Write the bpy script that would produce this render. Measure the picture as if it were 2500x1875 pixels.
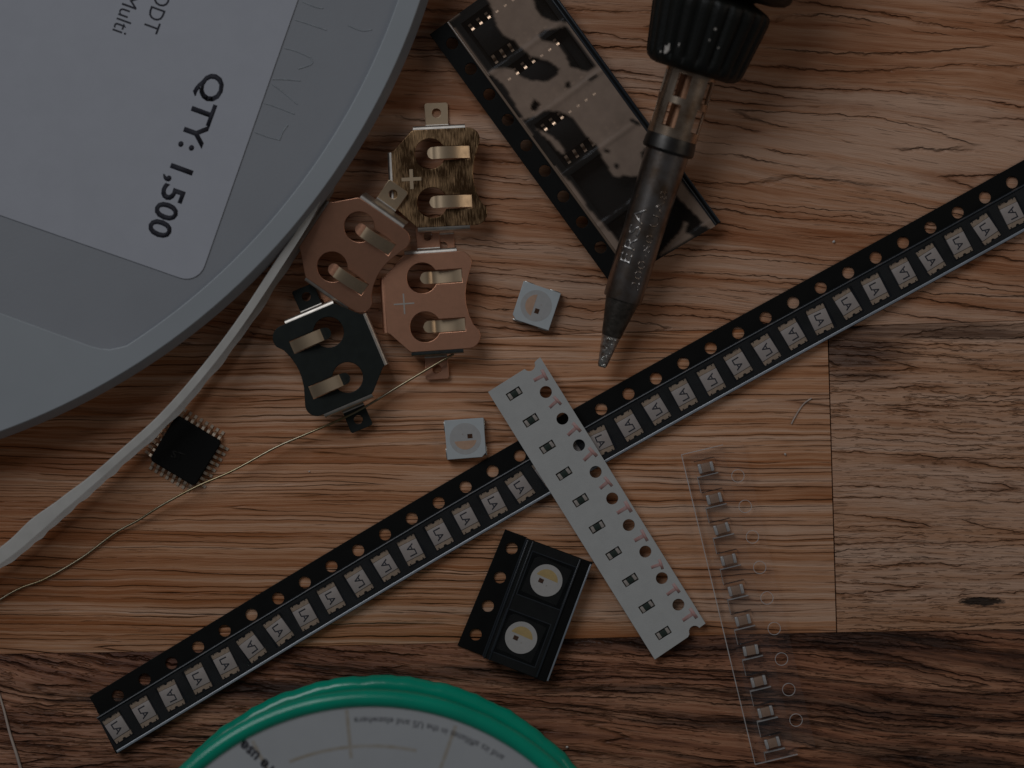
import bpy, bmesh, math, random
import numpy as np
from mathutils import Vector, Matrix

# ------------------------------------------------------------------ set-up
S = 0.01                      # 1 mm of the desk = 0.01 units (unit scale 0.1: real size)
H = 340.0                     # camera height above the desk, mm
PXMM = 19.1                   # photograph pixels per mm on the desk
for o in list(bpy.data.objects):
    bpy.data.objects.remove(o, do_unlink=True)
sc = bpy.context.scene
COL = sc.collection
sc.unit_settings.scale_length = 0.1
R = math.radians

# camera
cd = bpy.data.cameras.new('camera')
cam = bpy.data.objects.new('camera', cd)
COL.objects.link(cam)
cam.location = (0, 0, H * S)
cd.sensor_width = 36.0
cd.lens = 36.0 * H / (2500 / PXMM)
cd.clip_start = 0.05
cd.clip_end = 100
cd.dof.use_dof = True
cd.dof.focus_distance = (H - 1.6) * S
cd.dof.aperture_fstop = 1.1
sc.camera = cam

# world: dim room
w = bpy.data.worlds.new('World')
sc.world = w
w.use_nodes = True
bg = w.node_tree.nodes['Background']
bg.inputs['Color'].default_value = (0.90, 0.93, 1.0, 1)
bg.inputs['Strength'].default_value = 0.33

def area(name, loc, target, size, power, col):
    l = bpy.data.lights.new(name, 'AREA')
    l.shape = 'RECTANGLE'
    l.size, l.size_y = size[0] * S, size[1] * S
    l.energy = power
    l.color = col
    o = bpy.data.objects.new(name, l)
    COL.objects.link(o)
    o.location = Vector(loc) * S
    d = (Vector(target) - Vector(loc)).normalized()
    o.rotation_euler = d.to_track_quat('-Z', 'Y').to_euler()
    return o

area('window_light', (-400, 520, 720), (0, 0, 0), (520, 520), 1850, (0.93, 0.96, 1.0))
area('room_light', (760, 120, 520), (0, 0, 0), (420, 420), 400, (1.0, 0.86, 0.72))

sc.render.engine = 'CYCLES'
sc.view_settings.view_transform = 'Standard'
sc.view_settings.look = 'None'
sc.view_settings.gamma = 1
sc.view_settings.exposure = -2.95
sc.view_settings.use_curve_mapping = False
sc.render.resolution_x, sc.render.resolution_y = 1024, 768

# ------------------------------------------------------------------ helpers
def P(px, py, z=0.0):
    k = (H - z) / H
    return Vector(((px - 1250) / PXMM * k, (937.5 - py) / PXMM * k, z))

def finish(me, smooth=None):
    if smooth:
        me.shade_smooth()
        me.set_sharp_from_angle(angle=R(smooth))
    return me

def mkmesh(name, verts, faces, mat=None, smooth=None):
    me = bpy.data.meshes.new(name)
    me.from_pydata([(v[0] * S, v[1] * S, v[2] * S) for v in verts], [], faces)
    bm = bmesh.new(); bm.from_mesh(me)
    bmesh.ops.recalc_face_normals(bm, faces=bm.faces)
    bm.to_mesh(me); bm.free()
    if mat: me.materials.append(mat)
    return finish(me, smooth)

def add(name, me, parent=None, loc=(0, 0, 0), rz=0.0, kind=None, mat=None):
    o = bpy.data.objects.new(name, me)
    COL.objects.link(o)
    if parent: o.parent = parent
    o.location = Vector(loc) * S
    o.rotation_euler = (0, 0, rz)
    if mat is not None and me is not None and not me.materials: me.materials.append(mat)
    if kind: o['kind'] = kind
    return o

def thing(name, label, cat, loc=(0, 0, 0), rz=0.0, group=None, me=None):
    o = add(name, me, None, loc, rz)
    o['label'] = label; o['category'] = cat
    if group: o['group'] = group
    return o

def plate(name, outline, holes=(), z0=0.0, z1=0.2, mat=None, bevel=0.0, smooth=None):
    """flat sheet with real holes, from 2D polygons (mm)"""
    cu = bpy.data.curves.new(name, 'CURVE')
    cu.dimensions = '2D'; cu.fill_mode = 'BOTH'
    cu.extrude = max((z1 - z0) / 2 - bevel, 1e-4) * S
    if bevel:
        cu.bevel_depth = bevel * S; cu.bevel_resolution = 1; cu.offset = -bevel * S
    for poly in [outline] + list(holes):
        sp = cu.splines.new('POLY')
        sp.points.add(len(poly) - 1)
        for i, p in enumerate(poly):
            sp.points[i].co = (p[0] * S, p[1] * S, 0, 1)
        sp.use_cyclic_u = True
    ob = bpy.data.objects.new(name, cu)
    me = bpy.data.meshes.new_from_object(ob)
    bpy.data.objects.remove(ob); bpy.data.curves.remove(cu)
    me.name = name
    me.transform(Matrix.Translation((0, 0, (z0 + z1) / 2 * S)))
    bm = bmesh.new(); bm.from_mesh(me)
    bmesh.ops.remove_doubles(bm, verts=bm.verts, dist=1e-6)
    bmesh.ops.recalc_face_normals(bm, faces=bm.faces)
    bm.to_mesh(me); bm.free()
    me.materials.clear()
    if mat: me.materials.append(mat)
    return finish(me, smooth)

def circ(cx, cy, r, n=28, a0=0.0, a1=360.0):
    full = abs(a1 - a0) >= 360
    return [(cx + r * math.cos(R(a0 + (a1 - a0) * i / (n if full else n - 1))),
             cy + r * math.sin(R(a0 + (a1 - a0) * i / (n if full else n - 1)))) for i in range(n)]

def rect(x0, x1, y0, y1):
    return [(x0, y0), (x1, y0), (x1, y1), (x0, y1)]

def box(name, x0, x1, y0, y1, z0, z1, mat=None, bevel=0.0):
    me = bpy.data.meshes.new(name)
    bm = bmesh.new()
    bmesh.ops.create_cube(bm, size=1)
    for v in bm.verts:
        v.co = ((x0 + x1) / 2 * S + v.co.x * (x1 - x0) * S, (y0 + y1) / 2 * S + v.co.y * (y1 - y0) * S,
                (z0 + z1) / 2 * S + v.co.z * (z1 - z0) * S)
    if bevel:
        bmesh.ops.bevel(bm, geom=bm.edges, offset=bevel * S, segments=2, profile=0.5, affect='EDGES')
    bm.to_mesh(me); bm.free()
    if mat: me.materials.append(mat)
    return finish(me, 50 if bevel else None)

def lathe(name, prof, mat=None, n=64, axis='Z', ribs=None, smooth=30, close=False):
    """profile [(r, h)] spun round Z (or round X when axis = 'X')"""
    verts, faces = [], []
    m = len(prof)
    for i in range(n):
        a = 2 * math.pi * i / n
        for (r, h) in prof:
            rr = r
            if ribs: rr = ribs(r, h, a)
            x, y = rr * math.cos(a), rr * math.sin(a)
            verts.append((x, y, h) if axis == 'Z' else (h, x, y))
    for i in range(n):
        j = (i + 1) % n
        for k in range(m - 1 if not close else m):
            l = (k + 1) % m
            faces.append((i * m + k, j * m + k, j * m + l, i * m + l))
    if not close:
        for k in (0, m - 1):
            if prof[k][0] > 1e-6: faces.append([i * m + k for i in range(n)])
    me = mkmesh(name, verts, faces, mat)
    bm = bmesh.new(); bm.from_mesh(me)
    bmesh.ops.remove_doubles(bm, verts=bm.verts, dist=1e-7)
    bmesh.ops.recalc_face_normals(bm, faces=bm.faces)
    bm.to_mesh(me); bm.free()
    return finish(me, smooth)

def sweep(name, frame, prof, ss, mat=None, closed=True, smooth=40):
    """profile [(n, z)] (or callable s -> profile) carried along frame(s, n) -> (x, y)"""
    verts, faces = [], []
    m = None
    for s in ss:
        pr = prof(s) if callable(prof) else prof
        m = len(pr)
        for (nn, z) in pr:
            x, y = frame(s, nn)
            verts.append((x, y, z))
    for i in range(len(ss) - 1):
        for k in range(m if closed else m - 1):
            l = (k + 1) % m
            faces.append((i * m + k, (i + 1) * m + k, (i + 1) * m + l, i * m + l))
    if closed:
        faces.append(list(range(m))); faces.append([(len(ss) - 1) * m + k for k in range(m)])
    return mkmesh(name, verts, faces, mat, smooth)

def tube(name, pts, rad, mat=None, n=8):
    """round wire through mm points (Catmull-Rom smoothed)"""
    pts = [Vector(p) for p in pts]
    q = []
    for i in range(len(pts) - 1):
        p0, p1, p2, p3 = pts[max(i - 1, 0)], pts[i], pts[i + 1], pts[min(i + 2, len(pts) - 1)]
        for k in range(8):
            t = k / 8
            q.append(0.5 * ((2 * p1) + (p2 - p0) * t + (2 * p0 - 5 * p1 + 4 * p2 - p3) * t * t
                            + (3 * p1 - p0 - 3 * p2 + p3) * t ** 3))
    q.append(pts[-1])
    verts, faces = [], []
    for i, p in enumerate(q):
        d = (q[min(i + 1, len(q) - 1)] - q[max(i - 1, 0)]).normalized()
        a = d.cross(Vector((0, 0, 1))).normalized(); b = a.cross(d)
        r = rad(i / (len(q) - 1)) if callable(rad) else rad
        for k in range(n):
            t = 2 * math.pi * k / n
            verts.append(p + a * math.cos(t) * r + b * math.sin(t) * r)
    for i in range(len(q) - 1):
        for k in range(n):
            l = (k + 1) % n
            faces.append((i * n + k, (i + 1) * n + k, (i + 1) * n + l, i * n + l))
    faces.append(list(range(n))); faces.append([(len(q) - 1) * n + k for k in range(n)])
    return mkmesh(name, verts, faces, mat, 60)

def text(name, s, mat=None, fit=None, cap=None, bold=0.0, thick=0.02, align='LEFT', warp=None, origin='base'):
    """lettering as a thin mesh; fit = length in mm, cap = capital height in mm"""
    cu = bpy.data.curves.new(name, 'FONT')
    cu.body = s; cu.size = 1.0; cu.offset = bold; cu.resolution_u = 3
    ob = bpy.data.objects.new(name, cu)
    me = bpy.data.meshes.new_from_object(ob)
    bpy.data.objects.remove(ob); bpy.data.curves.remove(cu)
    xs = [v.co.x for v in me.vertices]
    x0, x1 = min(xs), max(xs)
    sy = cap / 0.73
    sx = fit / (x1 - x0) if fit else sy
    off = {'LEFT': -x0, 'RIGHT': -x1, 'CENTER': -(x0 + x1) / 2}[align]
    bm = bmesh.new(); bm.from_mesh(me)
    for v in bm.verts: v.co = ((v.co.x + off) * sx, v.co.y * sy, 0)
    if warp: bmesh.ops.subdivide_edges(bm, edges=[e for e in bm.edges if e.calc_length() > 0.25], cuts=2)
    r = bmesh.ops.extrude_face_region(bm, geom=bm.faces[:])
    for g in r['geom']:
        if isinstance(g, bmesh.types.BMVert): g.co.z += thick
    for v in bm.verts:
        v.co = Vector(warp(v.co) if warp else v.co) * S
    bmesh.ops.recalc_face_normals(bm, faces=bm.faces)
    bm.to_mesh(me); bm.free()
    me.materials.clear()
    if mat: me.materials.append(mat)
    me.name = name
    return me

def copy_tree(o, parent=None):
    c = o.copy(); COL.objects.link(c)
    c.parent = parent
    for ch in [x for x in bpy.data.objects if x.parent == o]:
        copy_tree(ch, c)
    return c

ORD = ['first', 'second', 'third', 'fourth', 'fifth', 'sixth', 'seventh', 'eighth', 'ninth', 'tenth', 'eleventh',
       'twelfth', 'thirteenth', 'fourteenth', 'fifteenth', 'sixteenth', 'seventeenth', 'eighteenth', 'nineteenth',
       'twentieth']
ORD += ['twenty-' + x for x in ORD[:9]] + ['thirtieth'] + ['thirty-' + x for x in ORD[:6]]

# ------------------------------------------------------------------ materials
class NT:
    def __init__(self, name):
        self.m = bpy.data.materials.new(name); self.m.use_nodes = True
        self.t = self.m.node_tree; self.t.nodes.clear()
        self.out = self.t.nodes.new('ShaderNodeOutputMaterial')
    def n(self, typ, **kw):
        nd = self.t.nodes.new('ShaderNode' + typ)
        for k, v in kw.items(): setattr(nd, k, v)
        return nd
    def link(self, a, b): self.t.links.new(a, b)
    def val(self, sock, v):
        if hasattr(v, 'is_linked') or isinstance(v, bpy.types.NodeSocket): self.link(v, sock)
        else: sock.default_value = v
    def math(self, op, a, b=0.0, c=None, clamp=False):
        nd = self.n('Math', operation=op); nd.use_clamp = clamp
        self.val(nd.inputs[0], a); self.val(nd.inputs[1], b)
        if c is not None: self.val(nd.inputs[2], c)
        return nd.outputs[0]
    def mm(self, kind='Object'):
        tc = self.n('TexCoord')
        v = self.n('VectorMath', operation='SCALE'); v.inputs['Scale'].default_value = 1 / S
        self.link(tc.outputs[kind], v.inputs[0])
        return v.outputs[0]
    def noise(self, vec, scale=1.0, detail=3.0, rough=0.5, dist=0.0):
        nd = self.n('TexNoise')
        self.link(vec, nd.inputs['Vector'])
        nd.inputs['Scale'].default_value = scale; nd.inputs['Detail'].default_value = detail
        nd.inputs['Roughness'].default_value = rough; nd.inputs['Distortion'].default_value = dist
        return nd.outputs['Fac']
    def xyz(self, x, y, z):
        nd = self.n('CombineXYZ')
        for i, v in enumerate((x, y, z)): self.val(nd.inputs[i], v)
        return nd.outputs[0]
    def ramp(self, fac, stops, interp='LINEAR'):
        nd = self.n('ValToRGB'); nd.color_ramp.interpolation = interp
        cr = nd.color_ramp
        while len(cr.elements) < len(stops): cr.elements.new(0.5)
        for e, (p, c) in zip(cr.elements, stops):
            e.position = p
            e.color = (c, c, c, 1) if isinstance(c, (int, float)) else (*c, 1)
        self.link(fac, nd.inputs[0])
        return nd.outputs[0]
    def mix(self, fac, a, b, mode='MIX'):
        nd = self.n('Mix', data_type='RGBA', blend_type=mode)
        self.val(nd.inputs[0], fac)
        for i, v in ((6, a), (7, b)):
            if isinstance(v, bpy.types.NodeSocket): self.link(v, nd.inputs[i])
            else: nd.inputs[i].default_value = (*v, 1)
        return nd.outputs[2]
    def bump(self, h, dist_mm, strength=1.0):
        nd = self.n('Bump'); nd.inputs['Distance'].default_value = dist_mm * S
        nd.inputs['Strength'].default_value = strength
        self.link(h, nd.inputs['Height'])
        return nd.outputs[0]

def pbr(name, col, rough=0.5, metal=0.0, spec=0.5, var=0.0, vscale=1.0, bump=0.0, bscale=4.0, stretch=(1, 1, 1),
        rvar=0.0, trans=0.0, coat=0.0, sss=0.0, col2=None, aniso=0.0):
    t = NT(name)
    b = t.n('BsdfPrincipled')
    t.link(b.outputs[0], t.out.inputs[0])
    b.inputs['Base Color'].default_value = (*col, 1)
    b.inputs['Roughness'].default_value = rough
    b.inputs['Metallic'].default_value = metal
    b.inputs['Specular IOR Level'].default_value = spec
    b.inputs['Coat Weight'].default_value = coat
    b.inputs['Transmission Weight'].default_value = trans
    b.inputs['Anisotropic'].default_value = aniso
    if sss:
        b.inputs['Subsurface Weight'].default_value = sss
        b.inputs['Subsurface Radius'].default_value = (1.2 * S, 1.0 * S, 0.9 * S)
    v = t.mm()
    mp = t.n('VectorMath', operation='MULTIPLY'); mp.inputs[1].default_value = stretch
    t.link(v, mp.inputs[0]); v = mp.outputs[0]
    if var or rvar:
        nz = t.noise(v, vscale, 4, 0.6)
        if var:
            c2 = col2 or tuple(max(c * (1 - var), 0) for c in col)
            f = t.ramp(nz, [(0.35, 0.0), (0.68, 1.0)])
            t.link(t.mix(f, col, c2), b.inputs['Base Color'])
        if rvar:
            t.link(t.math('MULTIPLY_ADD', nz, rvar, rough - rvar / 2), b.inputs['Roughness'])
    if bump:
        t.link(t.bump(t.noise(v, bscale, 3, 0.6), bump), b.inputs['Normal'])
    return t.m

def film(name, refl=0.06, haze=0.0, hcol=(0.6, 0.55, 0.5), rough=0.08, attr=False, tint=(1, 1, 1), dust=0.0):
    """thin clear plastic: transparent + a little gloss + optional milky haze"""
    t = NT(name)
    tr = t.n('BsdfTransparent'); tr.inputs[0].default_value = (*tint, 1)
    gl = t.n('BsdfGlossy'); gl.inputs['Roughness'].default_value = rough
    gl.inputs['Color'].default_value = (0.9, 0.93, 1.0, 1)
    df = t.n('BsdfDiffuse'); df.inputs[0].default_value = (*hcol, 1)
    v = t.mm()
    nb = t.bump(t.noise(v, 0.35, 2, 0.5), 0.35)
    t.link(nb, gl.inputs['Normal'])
    lw = t.n('LayerWeight'); lw.inputs[0].default_value = 0.25
    m1 = t.n('MixShader')
    t.link(t.math('ADD', t.math('MULTIPLY', lw.outputs['Fresnel'], 0.25), refl, clamp=True), m1.inputs[0])
    t.link(tr.outputs[0], m1.inputs[1]); t.link(gl.outputs[0], m1.inputs[2])
    m2 = t.n('MixShader')
    if attr:
        at = t.n('Attribute'); at.attribute_name = 'haze'
        f = t.math('MULTIPLY', at.outputs['Fac'], haze)
        f = t.math('MULTIPLY', f, t.math('MULTIPLY_ADD', t.noise(v, 0.5, 4, 0.6), 0.5, 0.75), clamp=True)
    else:
        f = t.math('MULTIPLY', t.ramp(t.noise(v, 0.5, 3, 0.6), [(0.3, 0.5), (0.7, 1.0)]), haze, clamp=True)
    if dust:
        f = t.math('ADD', f, t.math('MULTIPLY', t.ramp(t.noise(v, 5.0, 2, 0.7), [(0.66, 0.0), (0.74, 1.0)]), dust), clamp=True)
    t.link(f, m2.inputs[0]); t.link(m1.outputs[0], m2.inputs[1]); t.link(df.outputs[0], m2.inputs[2])
    t.link(m2.outputs[0], t.out.inputs[0])
    return t.m

def wood(name, seed, light, mid, dark, slope=0.0, warp=5.0, band=(0.010, 0.30), fine=(0.03, 2.2), crack=0.6,
         crack_sc=(0.03, 0.8), fleck=0.0, streak=0.0, streak_sc=(0.012, 0.35), lo=0.30, hi=0.72, knot=None, stain=(), xred_shade=0.0, bump=0.22, rough=0.45, jagged=0.9, crack_w=0.02, pores=0.5):
    t = NT(name)
    b = t.n('BsdfPrincipled'); t.link(b.outputs[0], t.out.inputs[0])
    v = t.mm()
    sp = t.n('SeparateXYZ'); t.link(v, sp.inputs[0])
    x, y = sp.outputs[0], sp.outputs[1]
    def nz(fx, fy, yy, z, d=3, r=0.55, dist=0.0):
        return t.noise(t.xyz(t.math('MULTIPLY', x, fx), t.math('MULTIPLY', yy, fy), z), 1.0, d, r, dist)
    w1 = t.math('SUBTRACT', nz(0.013, 0.035, y, seed + 1.3, 2), 0.5)
    w2 = t.math('SUBTRACT', nz(0.09, 0.22, y, seed + 7.7, 3), 0.5)
    y1 = t.math('MULTIPLY_ADD', x, slope, y)
    y1 = t.math('MULTIPLY_ADD', w1, warp, y1)
    y1 = t.math('MULTIPLY_ADD', w2, 0.9, y1)
    bands = nz(band[0], band[1], y1, seed, 5, 0.62)
    fin = nz(fine[0], fine[1], y1, seed + 3.1, 4, 0.6)
    fib = nz(0.22, 9.0, y1, seed + 5.0, 2, 0.6)
    patch = nz(0.02, 0.05, y, seed + 11.0, 2)
    tt = t.math('MULTIPLY', bands, 0.58)
    tt = t.math('MULTIPLY_ADD', fin, 0.42, tt)
    tt = t.math('MULTIPLY_ADD', patch, 0.16, tt)
    tt = t.math('MULTIPLY_ADD', fib, 0.10, tt)
    tt = t.math('SUBTRACT', tt, 0.13)
    if xred_shade:                                   # reel shade and light falloff painted in, with the board's own redder left end
        gx_ = t.math('DIVIDE', t.math('SUBTRACT', 25.0, t.math('MULTIPLY_ADD', w1, 60.0, x)), 90.0, clamp=True)
        tt = t.math('MULTIPLY_ADD', gx_, xred_shade, tt)
    col = t.ramp(tt, [(lo, light), ((lo + hi) / 2, mid), (hi, dark)])
    col = t.mix(t.math('MULTIPLY', t.ramp(fib, [(0.4, 0.0), (0.75, 1.0)]), 0.22), col, dark)
    # open pores and cracks that follow the grain
    jag = t.math('SUBTRACT', nz(0.45, 0.9, y, seed + 51.0, 2, 0.6), 0.5)
    yj = t.math('MULTIPLY_ADD', jag, jagged, y1)
    cn = nz(crack_sc[0], crack_sc[1], yj, seed + 17.0, 0.6, 0.5)
    mask = t.ramp(nz(0.06, 0.30, y, seed + 23.0, 3), [(0.42, 0.0), (0.54, 1.0)])
    def line(c0, wd):
        d = t.math('ABSOLUTE', t.math('SUBTRACT', cn, c0))
        return t.math('SUBTRACT', 1.0, t.math('DIVIDE', d, wd, clamp=True), clamp=True)
    ck = t.math('MAXIMUM', line(0.50, crack_w), line(0.38, crack_w * 0.8))
    ck = t.math('MAXIMUM', ck, line(0.62, crack_w * 0.8))
    ck = t.math('MULTIPLY', ck, t.math('MULTIPLY_ADD', mask, 0.9, 0.10), clamp=True)
    halo = t.math('MAXIMUM', line(0.50, crack_w * 5), t.math('MULTIPLY', line(0.62, crack_w * 4), 0.7))
    col = t.mix(t.math('MULTIPLY', t.math('MULTIPLY', halo, t.math('MULTIPLY_ADD', mask, 0.7, 0.25)), 0.72), col, tuple(c * 0.9 for c in dark))
    # short torn pores everywhere
    pr = nz(0.16, 3.4, y1, seed + 61.0, 2, 0.6)
    pm = t.ramp(pr, [(0.60, 0.0), (0.68, 1.0)])
    pm = t.math('MULTIPLY', pm, t.ramp(nz(0.05, 0.22, y, seed + 67.0, 2), [(0.40, 0.05), (0.62, 1.0)]))
    ck = t.math('MAXIMUM', ck, t.math('MULTIPLY', pm, pores))
    ckf = t.math('MULTIPLY', ck, crack, clamp=True)
    col = t.mix(ckf, col, tuple(c * 0.45 for c in dark))
    h = t.math('MULTIPLY', ck, -1.0)
    h = t.math('MULTIPLY_ADD', fin, 0.45, h)
    h = t.math('MULTIPLY_ADD', fib, 0.20, h)
    if fleck:
        fl = nz(0.30, 2.9, y1, seed + 31.0, 2, 0.6)
        fm = t.ramp(fl, [(0.57, 0.0), (0.63, 1.0)])
        fmask = t.ramp(nz(0.03, 0.10, y, seed + 37.0, 2), [(0.36, 0.1), (0.6, 1.0)])
        fm = t.math('MULTIPLY', fm, fmask)
        col = t.mix(t.math('MULTIPLY', fm, fleck), col, dark)
        h = t.math('MULTIPLY_ADD', fm, -0.9, h)
    if streak:
        st = nz(streak_sc[0], streak_sc[1], y1, seed + 41.0, 5, 0.65, 0.4)
        sm = t.ramp(st, [(0.50, 0.0), (0.62, 1.0)])
        col = t.mix(t.math('MULTIPLY', sm, streak), col, (0.018, 0.009, 0.006))
        st2 = nz(streak_sc[0] * 2.2, streak_sc[1] * 3.5, y1, seed + 43.0, 4, 0.65)
        sm2 = t.ramp(st2, [(0.56, 0.0), (0.63, 1.0)])
        col = t.mix(t.math('MULTIPLY', sm2, streak * 0.8), col, (0.014, 0.007, 0.005))
        h = t.math('MULTIPLY_ADD', sm2, -0.7, h)
    for (kx, ky, ka, kb, kk) in stain:
        dx = t.math('DIVIDE', t.math('SUBTRACT', x, kx), ka)
        dy = t.math('DIVIDE', t.math('SUBTRACT', y, ky), kb)
        d = t.math('ADD', t.math('MULTIPLY', dx, dx), t.math('MULTIPLY', dy, dy))
        d = t.math('MULTIPLY_ADD', t.math('SUBTRACT', nz(0.05, 1.1, y1, seed + 71.0, 4, 0.6), 0.5), 2.6, d)
        col = t.mix(t.math('MULTIPLY', t.ramp(d, [(0.1, 1.0), (1.3, 0.0)]), kk), col, (0.055, 0.022, 0.012))
    if knot:
        for (kx, ky, ka, kb) in knot:
            dx = t.math('DIVIDE', t.math('SUBTRACT', x, kx), ka)
            dy = t.math('DIVIDE', t.math('SUBTRACT', y1 if False else y, ky), kb)
            d = t.math('ADD', t.math('MULTIPLY', dx, dx), t.math('MULTIPLY', dy, dy))
            d = t.math('MULTIPLY_ADD', t.math('SUBTRACT', nz(0.9, 2.5, y, 3.0), 0.5), 1.6, d)
            kf = t.ramp(d, [(0.55, 1.0), (1.1, 0.0)])
            col = t.mix(t.math('MULTIPLY', kf, 0.93), col, (0.008, 0.007, 0.006))
            h = t.math('MULTIPLY_ADD', kf, -1.0, h)
    t.link(col, b.inputs['Base Color'])
    rg = t.math('MULTIPLY_ADD', fin, 0.25, rough - 0.12)
    t.link(rg, b.inputs['Roughness'])
    b.inputs['Specular IOR Level'].default_value = 0.32
    t.link(t.bump(h, bump), b.inputs['Normal'])
    return t.m

M = {}
M['black_tape'] = pbr('black_tape_plastic', (0.0055, 0.0055, 0.005), 0.5, spec=0.16, var=0.4, vscale=0.6, bump=0.005, bscale=6, rvar=0.15)
M['black_gloss'] = pbr('black_glossy_plastic', (0.007, 0.009, 0.014), 0.2, spec=0.3, rvar=0.1)
M['black_ridge'] = pbr('black_ridge_plastic', (0.02, 0.024, 0.03), 0.28, spec=0.5)
M['paper'] = pbr('white_paper', (0.47, 0.475, 0.465), 0.8, var=0.06, vscale=0.7, bump=0.02, bscale=9)
M['sticker'] = pbr('white_sticker', (0.42, 0.435, 0.485), 0.65, var=0.04, vscale=0.3, bump=0.006, bscale=8)
M['ink'] = pbr('dark_ink', (0.022, 0.022, 0.035), 0.7, var=0.5, vscale=6)
M['ink_soft'] = pbr('faint_ink', (0.07, 0.07, 0.10), 0.7)
M['red_ink'] = pbr('red_stamp_ink', (0.52, 0.23, 0.20), 0.8, var=0.5, vscale=2, col2=(0.48, 0.38, 0.365))
M['reel'] = pbr('milky_reel_plastic', (0.288, 0.302, 0.330), 0.40, var=0.10, vscale=0.05, rvar=0.2, bump=0.01, bscale=3, sss=0.0)
M['reel_edge'] = pbr('reel_raised_plastic', (0.345, 0.372, 0.398), 0.38, var=0.08, vscale=0.05)
M['tail'] = pbr('milky_tape_plastic', (0.60, 0.585, 0.555), 0.33, var=0.15, vscale=0.25, trans=0.0, sss=0.0)
M['tail_side'] = film('translucent_tape_side', refl=0.03, haze=0.22, hcol=(0.50, 0.42, 0.36), rough=0.2)
M['copper'] = pbr('copper_plated_metal', (0.69, 0.35, 0.222), 0.40, 1.0, var=0.18, vscale=0.5, bump=0.012, bscale=8, rvar=0.12)
M['gold_tongue'] = pbr('gold_plated_spring', (0.80, 0.60, 0.40), 0.38, 1.0, var=0.2, vscale=0.8, rvar=0.2)
M['steel_edge'] = pbr('bright_bent_metal', (0.72, 0.66, 0.59), 0.42, 1.0, var=0.2, vscale=1.0)
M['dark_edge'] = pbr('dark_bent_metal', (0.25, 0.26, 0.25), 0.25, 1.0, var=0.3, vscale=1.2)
M['reflected_dark'] = pbr('painted_dark_reflection', (0.016, 0.020, 0.018), 0.42, 0.0, spec=0.22, var=0.3, vscale=0.6, bump=0.01, bscale=8)  # dark surroundings mirrored in the plating, painted as a black base colour
M['tin'] = pbr('tinned_lead', (0.88, 0.72, 0.56), 0.40, 1.0, var=0.25, vscale=3)
M['bronze'] = pbr('bronze_lead', (0.95, 0.66, 0.46), 0.36, 1.0)
M['chip'] = pbr('black_epoxy', (0.0045, 0.0045, 0.004), 0.6, spec=0.14, var=0.4, vscale=4, bump=0.004, bscale=10)
M['chip_mark'] = pbr('faint_laser_mark', (0.012, 0.012, 0.010), 0.6, spec=0.3)
M['wire'] = pbr('tinned_wire', (0.46, 0.40, 0.30), 0.34, 1.0, var=0.35, vscale=0.10, col2=(0.32, 0.23, 0.11))
M['strand'] = pbr('pale_strand', (0.50, 0.40, 0.34), 0.5, var=0.25, vscale=0.2)
M['led_body'] = pbr('grey_white_led_case', (0.385, 0.335, 0.31), 0.5, var=0.10, vscale=1)
M['led_term'] = pbr('beige_led_terminal', (0.38, 0.28, 0.20), 0.42, var=0.3, vscale=2.0)
M['led_line'] = pbr('led_seam', (0.10, 0.09, 0.085), 0.6)
M['led_white'] = pbr('white_led_case', (0.49, 0.525, 0.54), 0.5, var=0.05, vscale=1)
M['led_well'] = pbr('led_window_grey', (0.43, 0.425, 0.42), 0.4, var=0.08, vscale=1.4)
M['led_well_w'] = pbr('led_window_white', (0.50, 0.48, 0.46), 0.3, var=0.06, vscale=1.4)
M['phos_o'] = pbr('orange_phosphor', (0.56, 0.36, 0.25), 0.35, var=0.15, vscale=1.2)
M['phos_y'] = pbr('yellow_phosphor', (0.56, 0.40, 0.17), 0.35, var=0.15, vscale=1.2)
M['die'] = pbr('brown_die', (0.13, 0.05, 0.02), 0.3, 0.0, var=0.8, vscale=4, col2=(0.02, 0.012, 0.008))
M['solderpad'] = pbr('silver_terminal', (0.72, 0.72, 0.68), 0.3, 1.0, var=0.2, vscale=3)
M['res_body'] = pbr('dark_resistor', (0.028, 0.042, 0.034), 0.35, var=0.3, vscale=3)
M['res_term'] = pbr('pale_resistor_terminal', (0.42, 0.375, 0.34), 0.4, 0.1, var=0.2, vscale=4)
M['res_slot'] = pbr('pocket_cardboard', (0.20, 0.16, 0.12), 0.8)
M['cap_body'] = pbr('brown_ceramic', (0.33, 0.21, 0.145), 0.45, var=0.15, vscale=3)
M['cap_term'] = pbr('grey_capacitor_terminal', (0.50, 0.48, 0.47), 0.35, 0.2, var=0.2, vscale=3)
M['green'] = pbr('green_plastic', (0.0, 0.34, 0.215), 0.22, spec=0.6, var=0.15, vscale=0.15, bump=0.015, bscale=1.5, rvar=0.15)
M['spool_paper'] = pbr('spool_paper', (0.40, 0.415, 0.43), 0.6, var=0.05, vscale=0.2)
M['tan'] = pbr('tan_stain', (0.31, 0.27, 0.215), 0.6, var=0.3, vscale=0.7, col2=(0.37, 0.36, 0.34))
M['grip'] = pbr('black_rubber_grip', (0.007, 0.0075, 0.006), 0.5, spec=0.32, var=0.4, vscale=0.5, bump=0.05, bscale=2.5, rvar=0.2)
M['scuff'] = pbr('pale_scuff', (0.55, 0.50, 0.45), 0.7, var=0.3, vscale=3)
M['barrel'] = pbr('blackened_steel', (0.36, 0.325, 0.305), 0.32, 1.0, var=0.5, vscale=0.35, col2=(0.17, 0.12, 0.085), bump=0.010, bscale=5, rvar=0.2)
M['sleeve'] = pbr('heat_stained_steel', (0.74, 0.58, 0.44), 0.27, 1.0, var=0.55, vscale=0.35, col2=(0.30, 0.19, 0.12), rvar=0.15)
M['collar'] = pbr('dark_collar_steel', (0.09, 0.085, 0.08), 0.38, 1.0, var=0.3, vscale=1)
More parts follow.
